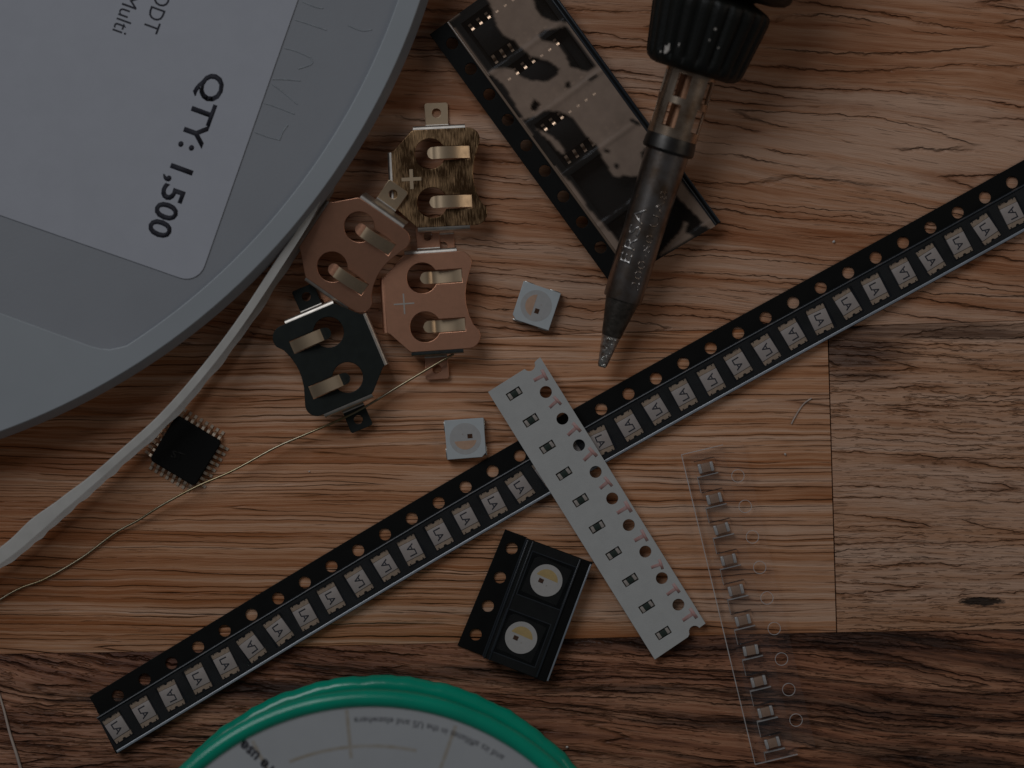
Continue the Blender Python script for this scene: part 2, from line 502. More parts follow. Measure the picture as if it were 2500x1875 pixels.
M['core'] = pbr('copper_core', (0.78, 0.42, 0.25), 0.4, 0.6, var=0.3, vscale=1)
M['cone'] = pbr('sooty_tip_steel', (0.15, 0.13, 0.11), 0.45, 0.9, var=0.6, vscale=1.2, bump=0.06, bscale=3, rvar=0.2)
M['tinned'] = pbr('solder_wetted_tip', (0.85, 0.80, 0.74), 0.36, 1.0, var=0.85, vscale=1.3, col2=(0.20, 0.13, 0.09), bump=0.12, bscale=3, rvar=0.3)
M['crumb'] = pbr('pale_crumb', (0.6, 0.56, 0.52), 0.6)
M['film'] = film('clear_cover_film', refl=0.02, haze=0.035, hcol=(0.4, 0.42, 0.45), rough=0.12)
M['film_hazy'] = film('hazy_cover_film', refl=0.0, haze=0.64, hcol=(0.46, 0.335, 0.26), rough=0.18, attr=True, dust=0.0)
M['film_short'] = film('clear_cover_film_short', refl=0.015, haze=0.025, hcol=(0.3, 0.33, 0.33), rough=0.10, dust=0.0)
M['clear'] = film('clear_tape_plastic', refl=0.0, haze=0.012, hcol=(0.62, 0.62, 0.64), rough=0.15)
M['clear_edge'] = film('clear_tape_edge', refl=0.03, haze=0.60, hcol=(0.66, 0.64, 0.63), rough=0.2)

# ------------------------------------------------------------------ desk
light, mid, dark = (0.50, 0.335, 0.255), (0.37, 0.215, 0.145), (0.17, 0.070, 0.034)
M['wood_top'] = wood('wood_upper', 2.0, (0.67, 0.425, 0.295), (0.56, 0.285, 0.160), (0.35, 0.122, 0.045), slope=0.10, warp=9.0,
                     band=(0.010, 0.20), fine=(0.035, 1.2), crack=0.42, crack_sc=(0.016, 0.26), lo=0.42, hi=0.66, xred_shade=0.05, bump=0.30, crack_w=0.012, pores=0.40)
M['wood_mid'] = wood('wood_middle', 9.0, (0.68, 0.44, 0.305), (0.57, 0.29, 0.155), (0.37, 0.132, 0.045), slope=0.005, warp=2.0,
                     band=(0.005, 0.36), fine=(0.012, 2.2), crack=0.45, crack_sc=(0.008, 0.40), lo=0.43, hi=0.63, xred_shade=0.075, bump=0.22, jagged=0.15, crack_w=0.011, pores=0.35)
kn = P(2396, 1469)
M['wood_right'] = wood('wood_right', 21.0, (0.61, 0.395, 0.278), (0.53, 0.29, 0.170), (0.32, 0.122, 0.046), slope=0.01, warp=3.0,
                       band=(0.012, 0.18), fine=(0.05, 1.5), crack=0.34, crack_sc=(0.02, 0.35), fleck=0.48, streak=0.0,
                       lo=0.42, hi=0.68, knot=[(kn.x, kn.y, 3.0, 0.62)], stain=[(P(2090, 850).x, P(2090, 850).y, 9.0, 5.2, 0.85), (P(2300, 808).x, P(2300, 808).y, 15.0, 1.5, 0.8)], bump=0.30, crack_w=0.010, pores=0.45)
M['wood_low'] = wood('wood_lower', 33.0, (0.45, 0.225, 0.128), (0.32, 0.130, 0.064), (0.11, 0.036, 0.016), slope=0.10, warp=11.0,
                     band=(0.012, 0.22), fine=(0.035, 1.4), crack=0.7, crack_sc=(0.02, 0.3), fleck=0.3, streak=0.80,
                     streak_sc=(0.014, 0.16), lo=0.40, hi=0.62, bump=0.36, crack_w=0.018, pores=0.5)
M['gap'] = pbr('dark_joint', (0.02, 0.01, 0.006), 0.8)
table = add('tabletop', box('tabletop', -150, 150, -130, 130, -14, -1.2, M['gap']), kind='structure')
def plank(poly, mat):
    p = [tuple(P(*q)[:2]) for q in poly]
    add('plank', plate('plank', p, (), -3.0, 0.0, mat, bevel=0.05, smooth=60), table)
g = 0.5
J2 = [(-900, 1622), (0, 1597), (382, 1591), (726, 1579), (1114, 1570), (1389, 1560), (1687, 1552.5), (2043, 1544)]
plank([(-900, -900), (3400, -900), (3400, 758), (2500, 783 - g), (2168, 793 - g), (2021, 798 - g), (1480, 812 - g), (1100, 829 - g), (0, 850 - g), (-900, 865)], M['wood_top'])
plank([(-900, 867), (0, 850 + g), (1100, 829 + g), (1480, 812 + g), (2021 - 1.3, 798 + g), (2043 - 1.3, 1544 - g)] + [(x, y - g) for x, y in J2[-2::-1]], M['wood_mid'])
plank([(2021 + 1.3, 798 + g), (2168, 793 + g), (2500, 783 + g), (3400, 760), (3400, 1520), (2500, 1537 - g), (2240, 1541 - g), (2043 + 1.3, 1544 - g)], M['wood_right'])
plank([(x, y + g) for x, y in J2] + [(2240, 1541 + g), (2500, 1537 + g), (3400, 1522), (3400, 2900), (-900, 2900)], M['wood_low'])

# ------------------------------------------------------------------ big white reel
RC = P(-576, -534, 8.4); RR = 1707 / PXMM * (H - 8.4) / H
reel = thing('component_reel', 'large milky white plastic reel with a printed paper label at the upper left', 'reel', (RC.x, RC.y, -3.5))
def rl(px, py, z=8.4):
    p = P(px, py, z); return (p.x - RC.x, p.y - RC.y)
rin = RR - 3.6
aA = math.degrees(math.atan2(*reversed(rl(316, 837))))
aB = 20.0
arc = [(rin * math.cos(R(a)), rin * math.sin(R(a))) for a in np.linspace(aB, aA - 0.3, 60)]
rec = arc + [rl(292, 847), rl(269, 852), rl(245, 850), rl(221, 844), rl(0, 763), rl(-700, 508), rl(-700, -300)]
base = lathe('flange', [(26, 10.3), (RR - 4, 10.3), (RR - 4, 9.4), (RR - 0.35, 9.4), (RR - 0.12, 9.6), (RR - 0.2, 10.0), (RR - 0.88, 11.42), (26, 11.42)], M['reel'], 220, smooth=40, close=True)
fl = add('flange', base, reel)
add('raised_rim', plate('raised_rim', circ(0, 0, RR - 0.88, 240), [rec], 11.40, 11.95, M['reel_edge'], bevel=0.16), fl)
add('flange', lathe('flange_low', [(26, 3.5), (RR - 1, 3.5), (RR - 1, 4.5), (RR - 1.1, 4.6), (26, 4.6)], M['reel'], 220, smooth=40, close=True), reel)
add('hub', lathe('hub', [(26, 4.55), (31, 4.55), (31, 10.4), (26, 10.4)], M['reel'], 80, close=True), reel)
for k, (r0, r1) in enumerate(((31.1, 62.0),)):
    add('wound_tape', lathe('wound_tape', [(r0, 4.7), (r1, 4.7), (r1, 9.9), (r0, 9.9)], M['paper'], 120, close=True), reel)
# faint raised lettering strokes beside the label
def bead(pts, r=0.09, z=11.45):
    return [(*rl(520 + a / 3.95, b / 3.95), z) for a, b in pts]
for pts in ([(860, 10), (980, 60), (1060, 75)], [(790, 185), (930, 230), (1090, 285)], [(690, 460), (800, 490), (940, 550)], [(940, 550), (950, 610), (820, 660)],
            [(570, 760), (700, 762), (840, 775)], [(570, 810), (680, 890), (810, 1000)], [(490, 990), (600, 1025), (780, 1095)],
            [(400, 1270), (520, 1315), (640, 1345)], [(640, 1345), (670, 1270), (720, 1200)], [(1300, 240), (1430, 290), (1530, 280)]):
    add('embossed_stroke', tube('embossed_stroke', bead(pts), 0.07, M['reel_edge'], 6), fl)
# label sticker
LZ = 11.46
def label_poly():
    a = Vector(rl(867, -398, LZ - 3.5)); b = Vector(rl(484, 694, LZ - 3.5)); c = Vector(rl(-500, 351, LZ - 3.5)); d = a + (c - b)
    r = 2.4
    u, v = (a - b).normalized(), (c - b).normalized()
    cen = b + (u + v) * r
    arcp = [cen - (u * math.cos(t) + v * math.sin(t)) * r for t in np.linspace(0, math.pi / 2, 8)]
    arcp = [cen - v * r * math.cos(t) - u * r * math.sin(t) for t in np.linspace(0, math.pi / 2, 8)]
    return [tuple(a)] + [tuple(p) for p in arcp] + [tuple(c), tuple(d)]
lab = add('label_sticker', plate('label_sticker', label_poly(), (), LZ, LZ + 0.12, M['sticker'], bevel=0.03), reel)
tz = LZ + 0.121
dirA = math.atan2(-0.939, -0.343)
def put(txt, px, py, fit, cap, bold, al, mat='ink'):
    x, y = rl(px, py, tz - 3.5)
    add('printed_text', text('printed_text', txt, M[mat], fit, cap, bold, 0.012, al), lab, (x, y, tz), dirA)
put('QTY: 1,500', 503, 172, 21.6, 2.95, 0.022, 'LEFT')
put('ODT', 348, 72, 5.3, 2.05, 0.0, 'RIGHT')
put('Multi', 274, 74, 5.1, 2.05, 0.0, 'RIGHT')

# ------------------------------------------------------------------ tape tail curling off the reel
TZ = 6.9
tp = [(815, 418), (788, 467), (748, 541), (681, 645), (585, 790), (490, 914), (395, 1021), (291, 1115), (226, 1172), (159, 1226), (87, 1284), (29, 1336), (-60, 1400), (-160, 1460)]
tw = [0.8, 0.9, 1.05, 1.15, 1.1, 1.1, 1.1, 1.1, 1.2, 1.5, 2.0, 1.8, 1.6, 1.5]
tpts = [P(a, b, TZ) for a, b in tp]
def tail_mesh():
    verts, faces = [], []
    q, ww = [], []
    for i in range(len(tpts) - 1):
        p0, p1, p2, p3 = tpts[max(i - 1, 0)], tpts[i], tpts[i + 1], tpts[min(i + 2, len(tpts) - 1)]
        for k in range(10):
            t = k / 10
            q.append(0.5 * ((2 * p1) + (p2 - p0) * t + (2 * p0 - 5 * p1 + 4 * p2 - p3) * t * t + (3 * p1 - p0 - 3 * p2 + p3) * t ** 3))
            s_ = t * t * (3 - 2 * t)
            ww.append(tw[i] * (1 - s_) + tw[i + 1] * s_)
    q.append(tpts[-1]); ww.append(tw[-1])
    m = 8
    for i, p in enumerate(q):
        d = (q[min(i + 1, len(q) - 1)] - q[max(i - 1, 0)]).normalized()
        a = d.cross(Vector((0, 0, 1))).normalized()          # towards the lower right of the picture
        hw = ww[i] / 2
        wob = 0.12 * math.sin(i * 0.9) * math.sin(i * 0.23)
        prof = [(-hw, 0.0), (-hw + 0.15, 0.15 + wob * 0.3), (hw - 0.1, 0.02), (hw, -0.12), (hw - 0.02, -1.3), (hw + 0.05, -2.4), (hw + 0.25 + wob, -4.9), (-hw + 0.1, -4.9)]
        if a.x < 0: a = -a
        for (n_, z_) in prof: verts.append(p + a * n_ + Vector((0, 0, z_)))
    for i in range(len(q) - 1):
        for k in range(m):
            l = (k + 1) % m
            faces.append((i * m + k, (i + 1) * m + k, (i + 1) * m + l, i * m + l))
    faces.append(list(range(m))); faces.append([(len(q) - 1) * m + k for k in range(m)])
    me = mkmesh('tape_tail', verts, faces, M['tail'], 30)
    me.materials.append(M['tail_side'])
    for p in me.polygons:
        if abs(p.normal.z) < 0.6: p.material_index = 1
    return me
thing('tape_tail', 'milky white plastic tape tail on edge, curving from the reel past the square chip', 'tape', me=tail_mesh())

# ------------------------------------------------------------------ square chip with 32 leads
def strip3(name, path, width, thick, mat):
    """flat metal strip: path [(x, z)], width along y"""
    verts, faces = [], []
    n = len(path)
    for i, (x, z) in enumerate(path):
        a = Vector((path[max(i - 1, 0)])); b = Vector((path[min(i + 1, n - 1)]))
        d = (b - a).normalized(); nx, nz = -d.y, d.x
        for sy in (-1, 1):
            for st in (-1, 1):
                verts.append((x + nx * st * thick / 2, sy * width / 2, z + nz * st * thick / 2))
    for i in range(n - 1):
        o, p = i * 4, i * 4 + 4
        for a, b in ((0, 1), (1, 3), (3, 2), (2, 0)):
            faces.append((o + a, p + a, p + b, o + b))
    faces += [(0, 1, 3, 2), ((n - 1) * 4, (n - 1) * 4 + 1, (n - 1) * 4 + 3, (n - 1) * 4 + 2)]
    return mkmesh(name, verts, faces, mat, 35)

cc = P(454, 1100, 1.0)
qfp = thing('microcontroller_chip', 'square black chip with gull-wing leads on all four sides', 'chip', (cc.x, cc.y, 0), R(-30.9))
hb = 3.35
ob8 = [(hb - .35, -hb), (hb, -hb + .35), (hb, hb - .35), (hb - .35, hb), (-hb + .35, hb), (-hb, hb - .35), (-hb, -hb + .35), (-hb + .35, -hb)]
add('body', plate('body', ob8, (), 0.12, 1.5, M['chip'], bevel=0.12), qfp)
ld = strip3('lead', [(0, 0.95), (0.28, 0.95), (0.45, 0.85), (0.55, 0.25), (0.70, 0.10), (1.15, 0.09)], 0.36, 0.14, M['tin'])
for sd in range(4):
    a = sd * math.pi / 2
    for k in range(8):
        t = (k - 3.5) * 0.8
        add('lead', ld, qfp, (hb * math.cos(a) - t * math.sin(a), hb * math.sin(a) + t * math.cos(a), 0), a)
mk = add('marking', text('marking', 'ST', M['chip_mark'], 1.7, 1.0, 0.02, 0.01, 'CENTER'), qfp, (-0.4, -1.5, 1.501), R(12))

# ------------------------------------------------------------------ wires
wp = [(1108, 864, 2.2), (1068, 887, 2.1), (981, 939, 1.9), (880, 1000, 1.4), (824, 1027, 1.4), (743, 1062, 1.7), (670, 1094, 1.9), (569, 1149, 2.0), (482, 1187, 1.9),
      (396, 1233, 1.4), (338, 1270, 0.9), (280, 1302, 0.5), (202, 1360, 0.3), (113, 1412, 0.3), (50, 1436, 0.3), (0, 1464, 0.3), (-90, 1520, 0.3)]
thing('bare_wire', 'long thin bare metal wire running from a copper holder across the square chip', 'wire',
      me=tube('bare_wire', [P(*p) for p in wp], 0.155, M['wire']))
thing('pale_strand', 'thin pale strand crossing the lower left corner of the dark plank', 'strand',
      me=tube('pale_strand', [P(*p) for p in ((-40, 1560, 0.2), (-6, 1680, 0.2), (10, 1735, 0.2), (24, 1790, 0.2), (40, 1840, 0.2), (52, 1880, 0.2), (75, 1950, 0.2))],
              lambda t: 0.12 + 0.12 * t, M['strand']))

# ------------------------------------------------------------------ coin cell holders
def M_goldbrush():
    t = NT('brushed_gold_dark_reflection')
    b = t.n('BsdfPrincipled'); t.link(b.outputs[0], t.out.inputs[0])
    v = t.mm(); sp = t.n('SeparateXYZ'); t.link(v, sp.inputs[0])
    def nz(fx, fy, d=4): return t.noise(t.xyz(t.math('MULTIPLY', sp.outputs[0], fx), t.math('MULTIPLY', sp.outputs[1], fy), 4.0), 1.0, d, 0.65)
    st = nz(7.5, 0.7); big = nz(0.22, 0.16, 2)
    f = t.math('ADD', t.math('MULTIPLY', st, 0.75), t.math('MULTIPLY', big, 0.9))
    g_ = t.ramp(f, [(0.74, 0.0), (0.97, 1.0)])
    t.link(t.mix(g_, (0.085, 0.046, 0.022), (0.64, 0.40, 0.21)), b.inputs['Base Color'])  # dark streaky reflections painted into the brushed metal's base colour
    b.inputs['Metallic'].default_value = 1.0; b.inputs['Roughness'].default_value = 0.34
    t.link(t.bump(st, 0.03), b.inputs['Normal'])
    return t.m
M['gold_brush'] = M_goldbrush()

def arcpts(cx, cy, r, a0, a1, n=8): return circ(cx, cy, r, n, a0, a1)
def holder_outline():
    p = [(-5.9, -3.5), (-5.9, 3.5), (-5.5, 3.75), (-3.3, 6.0), (-3.0, 6.2), (3.6, 6.2)]
    p += arcpts(3.9, 4.7, 1.5, 85, -15, 9)
    right = [(4.95, 3.2), (4.55, 2.0), (4.35, 0.8), (4.32, 0), (4.38, -0.8), (4.62, -2.0), (5.1, -3.2)]
    p += right
    p += arcpts(4.3, -4.6, 1.6, 25, -95, 9)
    p += [(3.6, -6.2), (-3.0, -6.2), (-3.3, -6.0), (-5.5, -3.75)]
    return p
def keyhole(cy):
    """round window with the spring's slot running to the right"""
    r, hw = 1.93, 0.86
    a = math.degrees(math.asin(hw / r))
    pts = circ(-1.0, cy, r, 30, a, 360 - a)
    return pts + [(4.05, cy - hw), (4.05, cy + hw)]
def foot_poly(): return [(-1.45, 0), (1.45, 0), (1.5, 2.6), (1.3, 2.8), (-1.3, 2.8), (-1.5, 2.6)]
PZ = 3.3
def tongue_mesh(name, prof, mat):
    verts, faces = [], []
    hw = 0.76
    # rounded tip
    n = len(prof)
    for i, (x, z) in enumerate(prof):
        wd = hw
        dtip = x - prof[-1][0]
        if dtip < hw: wd = math.sqrt(max(hw * hw - (hw - dtip) ** 2, 0.003))
        for sy in (-1, 1):
            verts.append((x, sy * wd, z + 0.08)); verts.append((x, sy * wd, z - 0.08))
    for i in range(n - 1):
        o, p = i * 4, i * 4 + 4
        faces += [(o, p, p + 2, o + 2), (o + 1, p + 1, p + 3, o + 3), (o, p, p + 1, o + 1), (o + 2, p + 2, p + 3, o + 3)]
    faces += [(0, 1, 3, 2), ((n - 1) * 4, (n - 1) * 4 + 1, (n - 1) * 4 + 3, (n - 1) * 4 + 2)]
    return mkmesh(name, verts, faces, mat, 40)
up = [(4.02, 0.0), (3.7, 0.12), (3.2, 0.45), (2.2, 0.85), (1.2, 1.05), (0.4, 1.1), (-0.2, 1.02), (-0.5, 0.85), (-0.75, 0.75), (-1.0, 0.72), (-1.2, 0.70), (-1.35, 0.70)]
dn = [(4.02, 0.0), (3.6, -0.14), (3.0, -0.45), (2.0, -0.85), (1.0, -1.05), (0.5, -1.1), (0.15, -1.0), (-0.1, -0.85), (-0.5, -0.8), (-0.8, -0.8), (-1.1, -0.8), (-1.3, -0.8)]
def holder(px, py, ang, label, mat, edge, tmat, tipmat, prof, tilt=(0, 0), dz=0.0, foot_t=None, foot_b=None, edge_l=None, edge_b=None, plus=None):
    c = P(px, py, PZ + dz)
    t = thing('coin_cell_holder', label, 'battery holder', (c.x, c.y, dz), 0, 'coin cell holders beside the reel')
    t.rotation_euler = (R(tilt[0]), R(tilt[1]), R(ang))
    off = t.rotation_euler.to_matrix() @ Vector((0, 0, PZ))
    t.location = Vector((c.x - off.x, c.y - off.y, dz)) * S
    pl = add('plate', plate('plate', holder_outline(), [keyhole(3.1), keyhole(-3.1)], PZ - 0.25, PZ, mat, bevel=0.07), t)
    for cy in (3.1, -3.1):
        tg = add('contact_tongue', tongue_mesh('contact_tongue', [(x, PZ - 0.12 + z) for x, z in prof], tmat), t, (0, cy, 0))
        if tipmat:
            tip = [(x, PZ - 0.12 + z + 0.015) for x, z in prof if x < 0.05]
            add('tongue_tip', tongue_mesh('tongue_tip', tip, tipmat), tg)  # the bent tip's differing reflection, painted as a separate colour
    # folded walls: rolled bend plus the wall going down to the desk
    def wall(x0, x1, y, sgn, m_):
        pr = [(0.0, PZ - 0.02), (0.26, PZ - 0.04), (0.42, PZ - 0.16), (0.50, PZ - 0.42), (0.50, 0.5), (0.28, 0.5), (0.28, PZ - 0.45), (0.08, PZ - 0.3), (0.0, PZ - 0.27)]
        return sweep('side_wall', lambda s, n_: (s, y + sgn * n_), pr, [x0, x1], m_)
    add('side_wall', wall(-3.0, 3.6, 6.2, 1, edge), t)
    add('side_wall', wall(-3.0, 3.6, -6.2, -1, edge_b or edge), t)
    pr = [(0.0, PZ - 0.02), (0.26, PZ - 0.04), (0.42, PZ - 0.16), (0.50, PZ - 0.42), (0.50, 1.0), (0.28, 1.0), (0.28, PZ - 0.45), (0.08, PZ - 0.3), (0.0, PZ - 0.27)]
    add('side_wall', sweep('side_wall', lambda s, n_: (-5.9 - n_, s), pr, [-3.5, 3.5], edge_l or edge), t)
    for sgn in (1, -1):
        fm = (foot_t if sgn > 0 else foot_b) or mat
        po = [(x, sgn * (y + 7.0)) for x, y in foot_poly()]
        if sgn < 0: po = po[::-1]
        fo = add('foot', plate('foot', po, [circ(0, sgn * 8.5, 0.58, 20)], 0.28, 0.50, fm, bevel=0.04), t)
        add('foot_bend', sweep('foot_bend', lambda s, n_, sg=sgn: (s, sg * (6.48 + n_)),
                               [(0.0, 1.1), (0.2, 1.0), (0.28, 0.7), (0.42, 0.52), (0.55, 0.50), (0.55, 0.28), (0.2, 0.3), (0.0, 0.6)], [-1.45, 1.45], edge), fo)
    if plus:
        pm, w_, l_ = plus
        add('plus_mark', plate('plus_mark', [(-l_, -w_), (-w_, -w_), (-w_, -l_), (w_, -l_), (w_, -w_), (l_, -w_), (l_, w_), (w_, w_), (w_, l_), (-w_, l_), (-w_, w_), (-l_, w_)], (), PZ + 0.002, PZ + 0.05, pm), pl, (-3.5, 0, 0))
    return t
def hc(x0, y0, cx, cy): return (x0 + cx / 3.456, y0 + cy / 3.456)
h1 = hc(600, 200, 1631, 809)
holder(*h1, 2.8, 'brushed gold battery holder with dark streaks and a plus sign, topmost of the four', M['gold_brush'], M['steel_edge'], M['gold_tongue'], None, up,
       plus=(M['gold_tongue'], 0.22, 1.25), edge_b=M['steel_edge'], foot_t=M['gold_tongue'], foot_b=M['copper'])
h3 = hc(640, 580, 1430, 543)
holder(*h3, 3.9, 'copper battery holder with a small silver plus sign, rightmost of the four', M['copper'], M['steel_edge'], M['gold_tongue'], None, dn, dz=0.25,
       plus=(M['steel_edge'], 0.09, 1.3), edge_b=M['dark_edge'], edge_l=M['copper'])
v2 = ((965 + 722) / 2 + 0.82 * 66, (1220 + 1565) / 2 + 0.576 * 66)
h2 = hc(600, 200, *v2)
holder(*h2, -35.1, 'tilted copper battery holder lying against the white tape tail', M['copper'], M['steel_edge'], M['gold_tongue'], M['copper'], up, tilt=(12.0, 0.0), dz=1.7, foot_t=M['gold_tongue'])
v4 = ((560 + 720) / 2 - 0.922 * 66, (800 + 1180) / 2 + 0.388 * 66)
h4 = hc(640, 580, *v4)
holder(*h4, 202.9, 'black battery holder with copper tongues, lowest of the four', M['reflected_dark'], M['steel_edge'], M['gold_tongue'], M['reflected_dark'], up, dz=0.9)

# ------------------------------------------------------------------ wide black tape with integrated circuits under hazy film
IZ = 2.6
A0 = P(1049, 84, IZ)
it, iw = Vector((0.588, -0.809)), Vector((0.809, 0.588))
ia = math.atan2(iw.y, iw.x)                     # local x = across, local y = backwards along the tape
icx = lambda u, w_: (A0.x + it.x * u + iw.x * w_, A0.y + it.y * u + iw.y * w_)
ict = thing('carrier_tape', 'wide black component tape under patchy hazy film beneath the soldering iron', 'tape', (A0.x, A0.y, 0), ia)
L_ = lambda u, w_: (w_, -u)
out = [L_(0, 0), L_(0, 15.9), L_(41.0, 15.9), L_(39.5, 0)]
holes = [circ(1.65, -(2.6 + 4 * k), 0.76, 24) for k in range(10) if 2.6 + 4 * k < 39]
UC = [4.7, 12.6, 20.5, 28.4, 36.2]
pock = []
for u in UC:
    a, b_ = u - 3.45, min(u + 3.45, 39.6)
    pock.append([L_(a, 4.0), L_(a, 14.4), L_(b_, 14.4), L_(b_, 4.0)])
add('carrier_strip', plate('carrier_strip', out, holes + pock, IZ - 0.25, IZ, M['black_tape'], bevel=0.05), ict)
add('pocket_tray', box('pocket_tray', 3.6, 14.8, -40.0, -0.6, 0.05, 0.30, M['black_tape']), ict)
for x0, x1 in ((3.6, 3.95), (14.45, 14.8)):
    add('tray_wall', box('tray_wall', x0, x1, -40.0, -0.6, 0.31, IZ - 0.26, M['black_tape']), ict)
for k in range(6):
    yb = -(UC[0] - 3.95 + 7.9 * k)
    add('pocket_divider', box('pocket_divider', 3.96, 14.44, max(yb - 0.35, -39.9), yb + 0.35, 0.31, IZ - 0.26, M['black_tape']), ict)
M['warm_ridge'] = pbr('brown_glossy_ridge', (0.20, 0.14, 0.10), 0.25, spec=0.7)
add('ridge', box('ridge', 2.62, 2.95, -39.7, -0.05, IZ + 0.002, IZ + 0.3, M['warm_ridge'], bevel=0.1), ict)
add('ridge', box('ridge', 15.0, 15.3, -40.9, -0.05, IZ + 0.002, IZ + 0.3, M['black_ridge'], bevel=0.1), ict)
add('ridge', box('ridge', 15.55, 15.88, -40.9, -0.05, IZ + 0.002, IZ + 0.22, M['black_ridge'], bevel=0.08), ict)
# film whose reflected haze is painted as milky patches, shaped by glue marks
C4 = lambda q: [(1000 + a / 3.456, b / 3.456) for a, b in q]
C6 = lambda q: [(1300 + a / 3.456, 420 + b / 3.456) for a, b in q]
clear_polys = [
    C4([(330, 190), (480, 60), (570, -20), (650, -20), (690, 60), (740, 220), (800, 300), (880, 340), (960, 420), (1020, 470), (1180, 520), (1265, 580), (1250, 640), (1150, 690),
        (1020, 680), (930, 640), (870, 590), (800, 575), (700, 590), (660, 610), (600, 530), (520, 430), (450, 320)]),
    C4([(1040, -20), (1190, -20), (1340, 170), (1310, 190), (1200, 180), (1110, 140), (1060, 60)]),
    C4([(1330, 215), (1430, 350), (1580, 560), (1510, 605), (1400, 580), (1350, 560), (1310, 450), (1250, 370), (1180, 350), (1110, 340), (1085, 290), (1130, 255), (1250, 240)]),
    C4([(950, 1010), (1060, 980), (1150, 935), (1270, 940), (1370, 990), (1440, 1070), (1490, 1140), (1580, 1230), (1640, 1350), (1700, 1450), (1740, 1500), (1800, 1480), (1900, 1490), (2050, 1450),
        (2600, 2000), (2700, 2200), (2000, 2300), (1500, 1750), (1440, 1640), (1380, 1560), (1300, 1490), (1200, 1380), (1050, 1170)]),
    C4([(1050, 830), (1110, 880), (1060, 940), (1010, 920)]), C4([(1320, 690), (1360, 690), (1355, 745), (1310, 745)]), C4([(1640, 1260), (1690, 1265), (1685, 1295), (1645, 1290)]),
    C4([(1725, 1380), (1770, 1390), (1760, 1430), (1730, 1420)]), C4([(1500, 670), (1580, 630), (1590, 650), (1510, 690)]), C4([(1840, 1010), (1900, 1000), (1960, 1070), (1900, 1050)]),
    C4([(1950, 1290), (2000, 1230), (2000, 1330), (1960, 1360)]), C4([(650, 600), (800, 720), (960, 1000), (900, 1000), (700, 720)])]
hazy_over = [C4([(1060, 1080), (1200, 1150), (1280, 1220), (1315, 1300), (1270, 1290), (1180, 1190)]), C6([(240, 70), (330, 90), (400, 190), (690, 670), (690, 720), (560, 560), (380, 320)]),
             C6([(1060, 720), (1150, 600), (1250, 500), (1280, 420), (1310, 430), (1290, 510), (1360, 540), (1240, 610)]), C6([(1420, 450), (1470, 420), (1460, 460)])]
def inside(p, poly):
    c = False; j = len(poly) - 1
    for i in range(len(poly)):
        if (poly[i][1] > p[1]) != (poly[j][1] > p[1]) and p[0] < (poly[j][0] - poly[i][0]) * (p[1] - poly[i][1]) / (poly[j][1] - poly[i][1] + 1e-9) + poly[i][0]: c = not c
        j = i
    return c
def film_grid():
    rng = random.Random(4)
    nu, nw = 200, 62
    vs, fs, hz = [], [], []
    for i in range(nu + 1):
        for j in range(nw + 1):
            w_ = 2.96 + (15.0 - 2.96) * j / nw
            u_ = 0.05 + (39.6 + 0.095 * (w_ - 0) - 0.1) * i / nu
            cre = 0.0
            for u0 in UC:
                cre += 0.14 * math.exp(-((u_ - (u0 + 3.95)) / 0.35) ** 2)
            z = IZ + 0.12 + cre + 0.06 * math.sin(u_ * 0.5 + w_ * 0.8)
            vs.append((w_, -u_, z))
            x, y = icx(u_, w_)
            px, py = 1250 + x * PXMM * H / (H - IZ), 937.5 - y * PXMM * H / (H - IZ)
            h_ = 1.0
            for po in clear_polys:
                if inside((px, py), po): h_ = 0.05; break
            for po in hazy_over:
                if inside((px, py), po): h_ = 1.0
            hz.append(h_)
    for i in range(nu):
        for j in range(nw):
            a = i * (nw + 1) + j
            fs.append((a, a + 1, a + nw + 2, a + nw + 1))
    hz = np.array(hz).reshape(nu + 1, nw + 1)
    for _ in range(1):
        hz[1:-1, 1:-1] = (hz[1:-1, 1:-1] * 2 + hz[:-2, 1:-1] + hz[2:, 1:-1] + hz[1:-1, :-2] + hz[1:-1, 2:]) / 6
    me = mkmesh('cover_film', vs, fs, M['film_hazy'], 180)
    at = me.attributes.new('haze', 'FLOAT', 'POINT')
    at.data.foreach_set('value', hz.ravel().astype(np.float32))
    return me
add('cover_film', film_grid(), ict)
# the chips in its pockets
ld14 = strip3('lead', [(0, 0.85), (0.30, 0.85), (0.50, 0.72), (0.62, 0.22), (0.78, 0.09), (1.1, 0.08)], 0.42, 0.16, M['bronze'])
cb14 = box('body', -4.3, 4.3, -1.95, 1.95, 0.12, 1.6, M['chip'], bevel=0.15)
pos = ['nearest the cut upper end', 'in the middle of the three', 'beside the soldering iron collar']
for k in range(3):
    x, y = icx(UC[k], 8.75)
    ic = thing('integrated_circuit', 'black many-leaded chip under the hazy film, ' + pos[k], 'chip', (x, y, 0.31), ia, 'chips in the wide black tape')
    add('body', cb14, ic)
    for sd in (1, -1):
        for q in range(7):
            add('lead', ld14, ic, ((q - 3) * 1.27, sd * 1.95, 0), R(90 * sd))

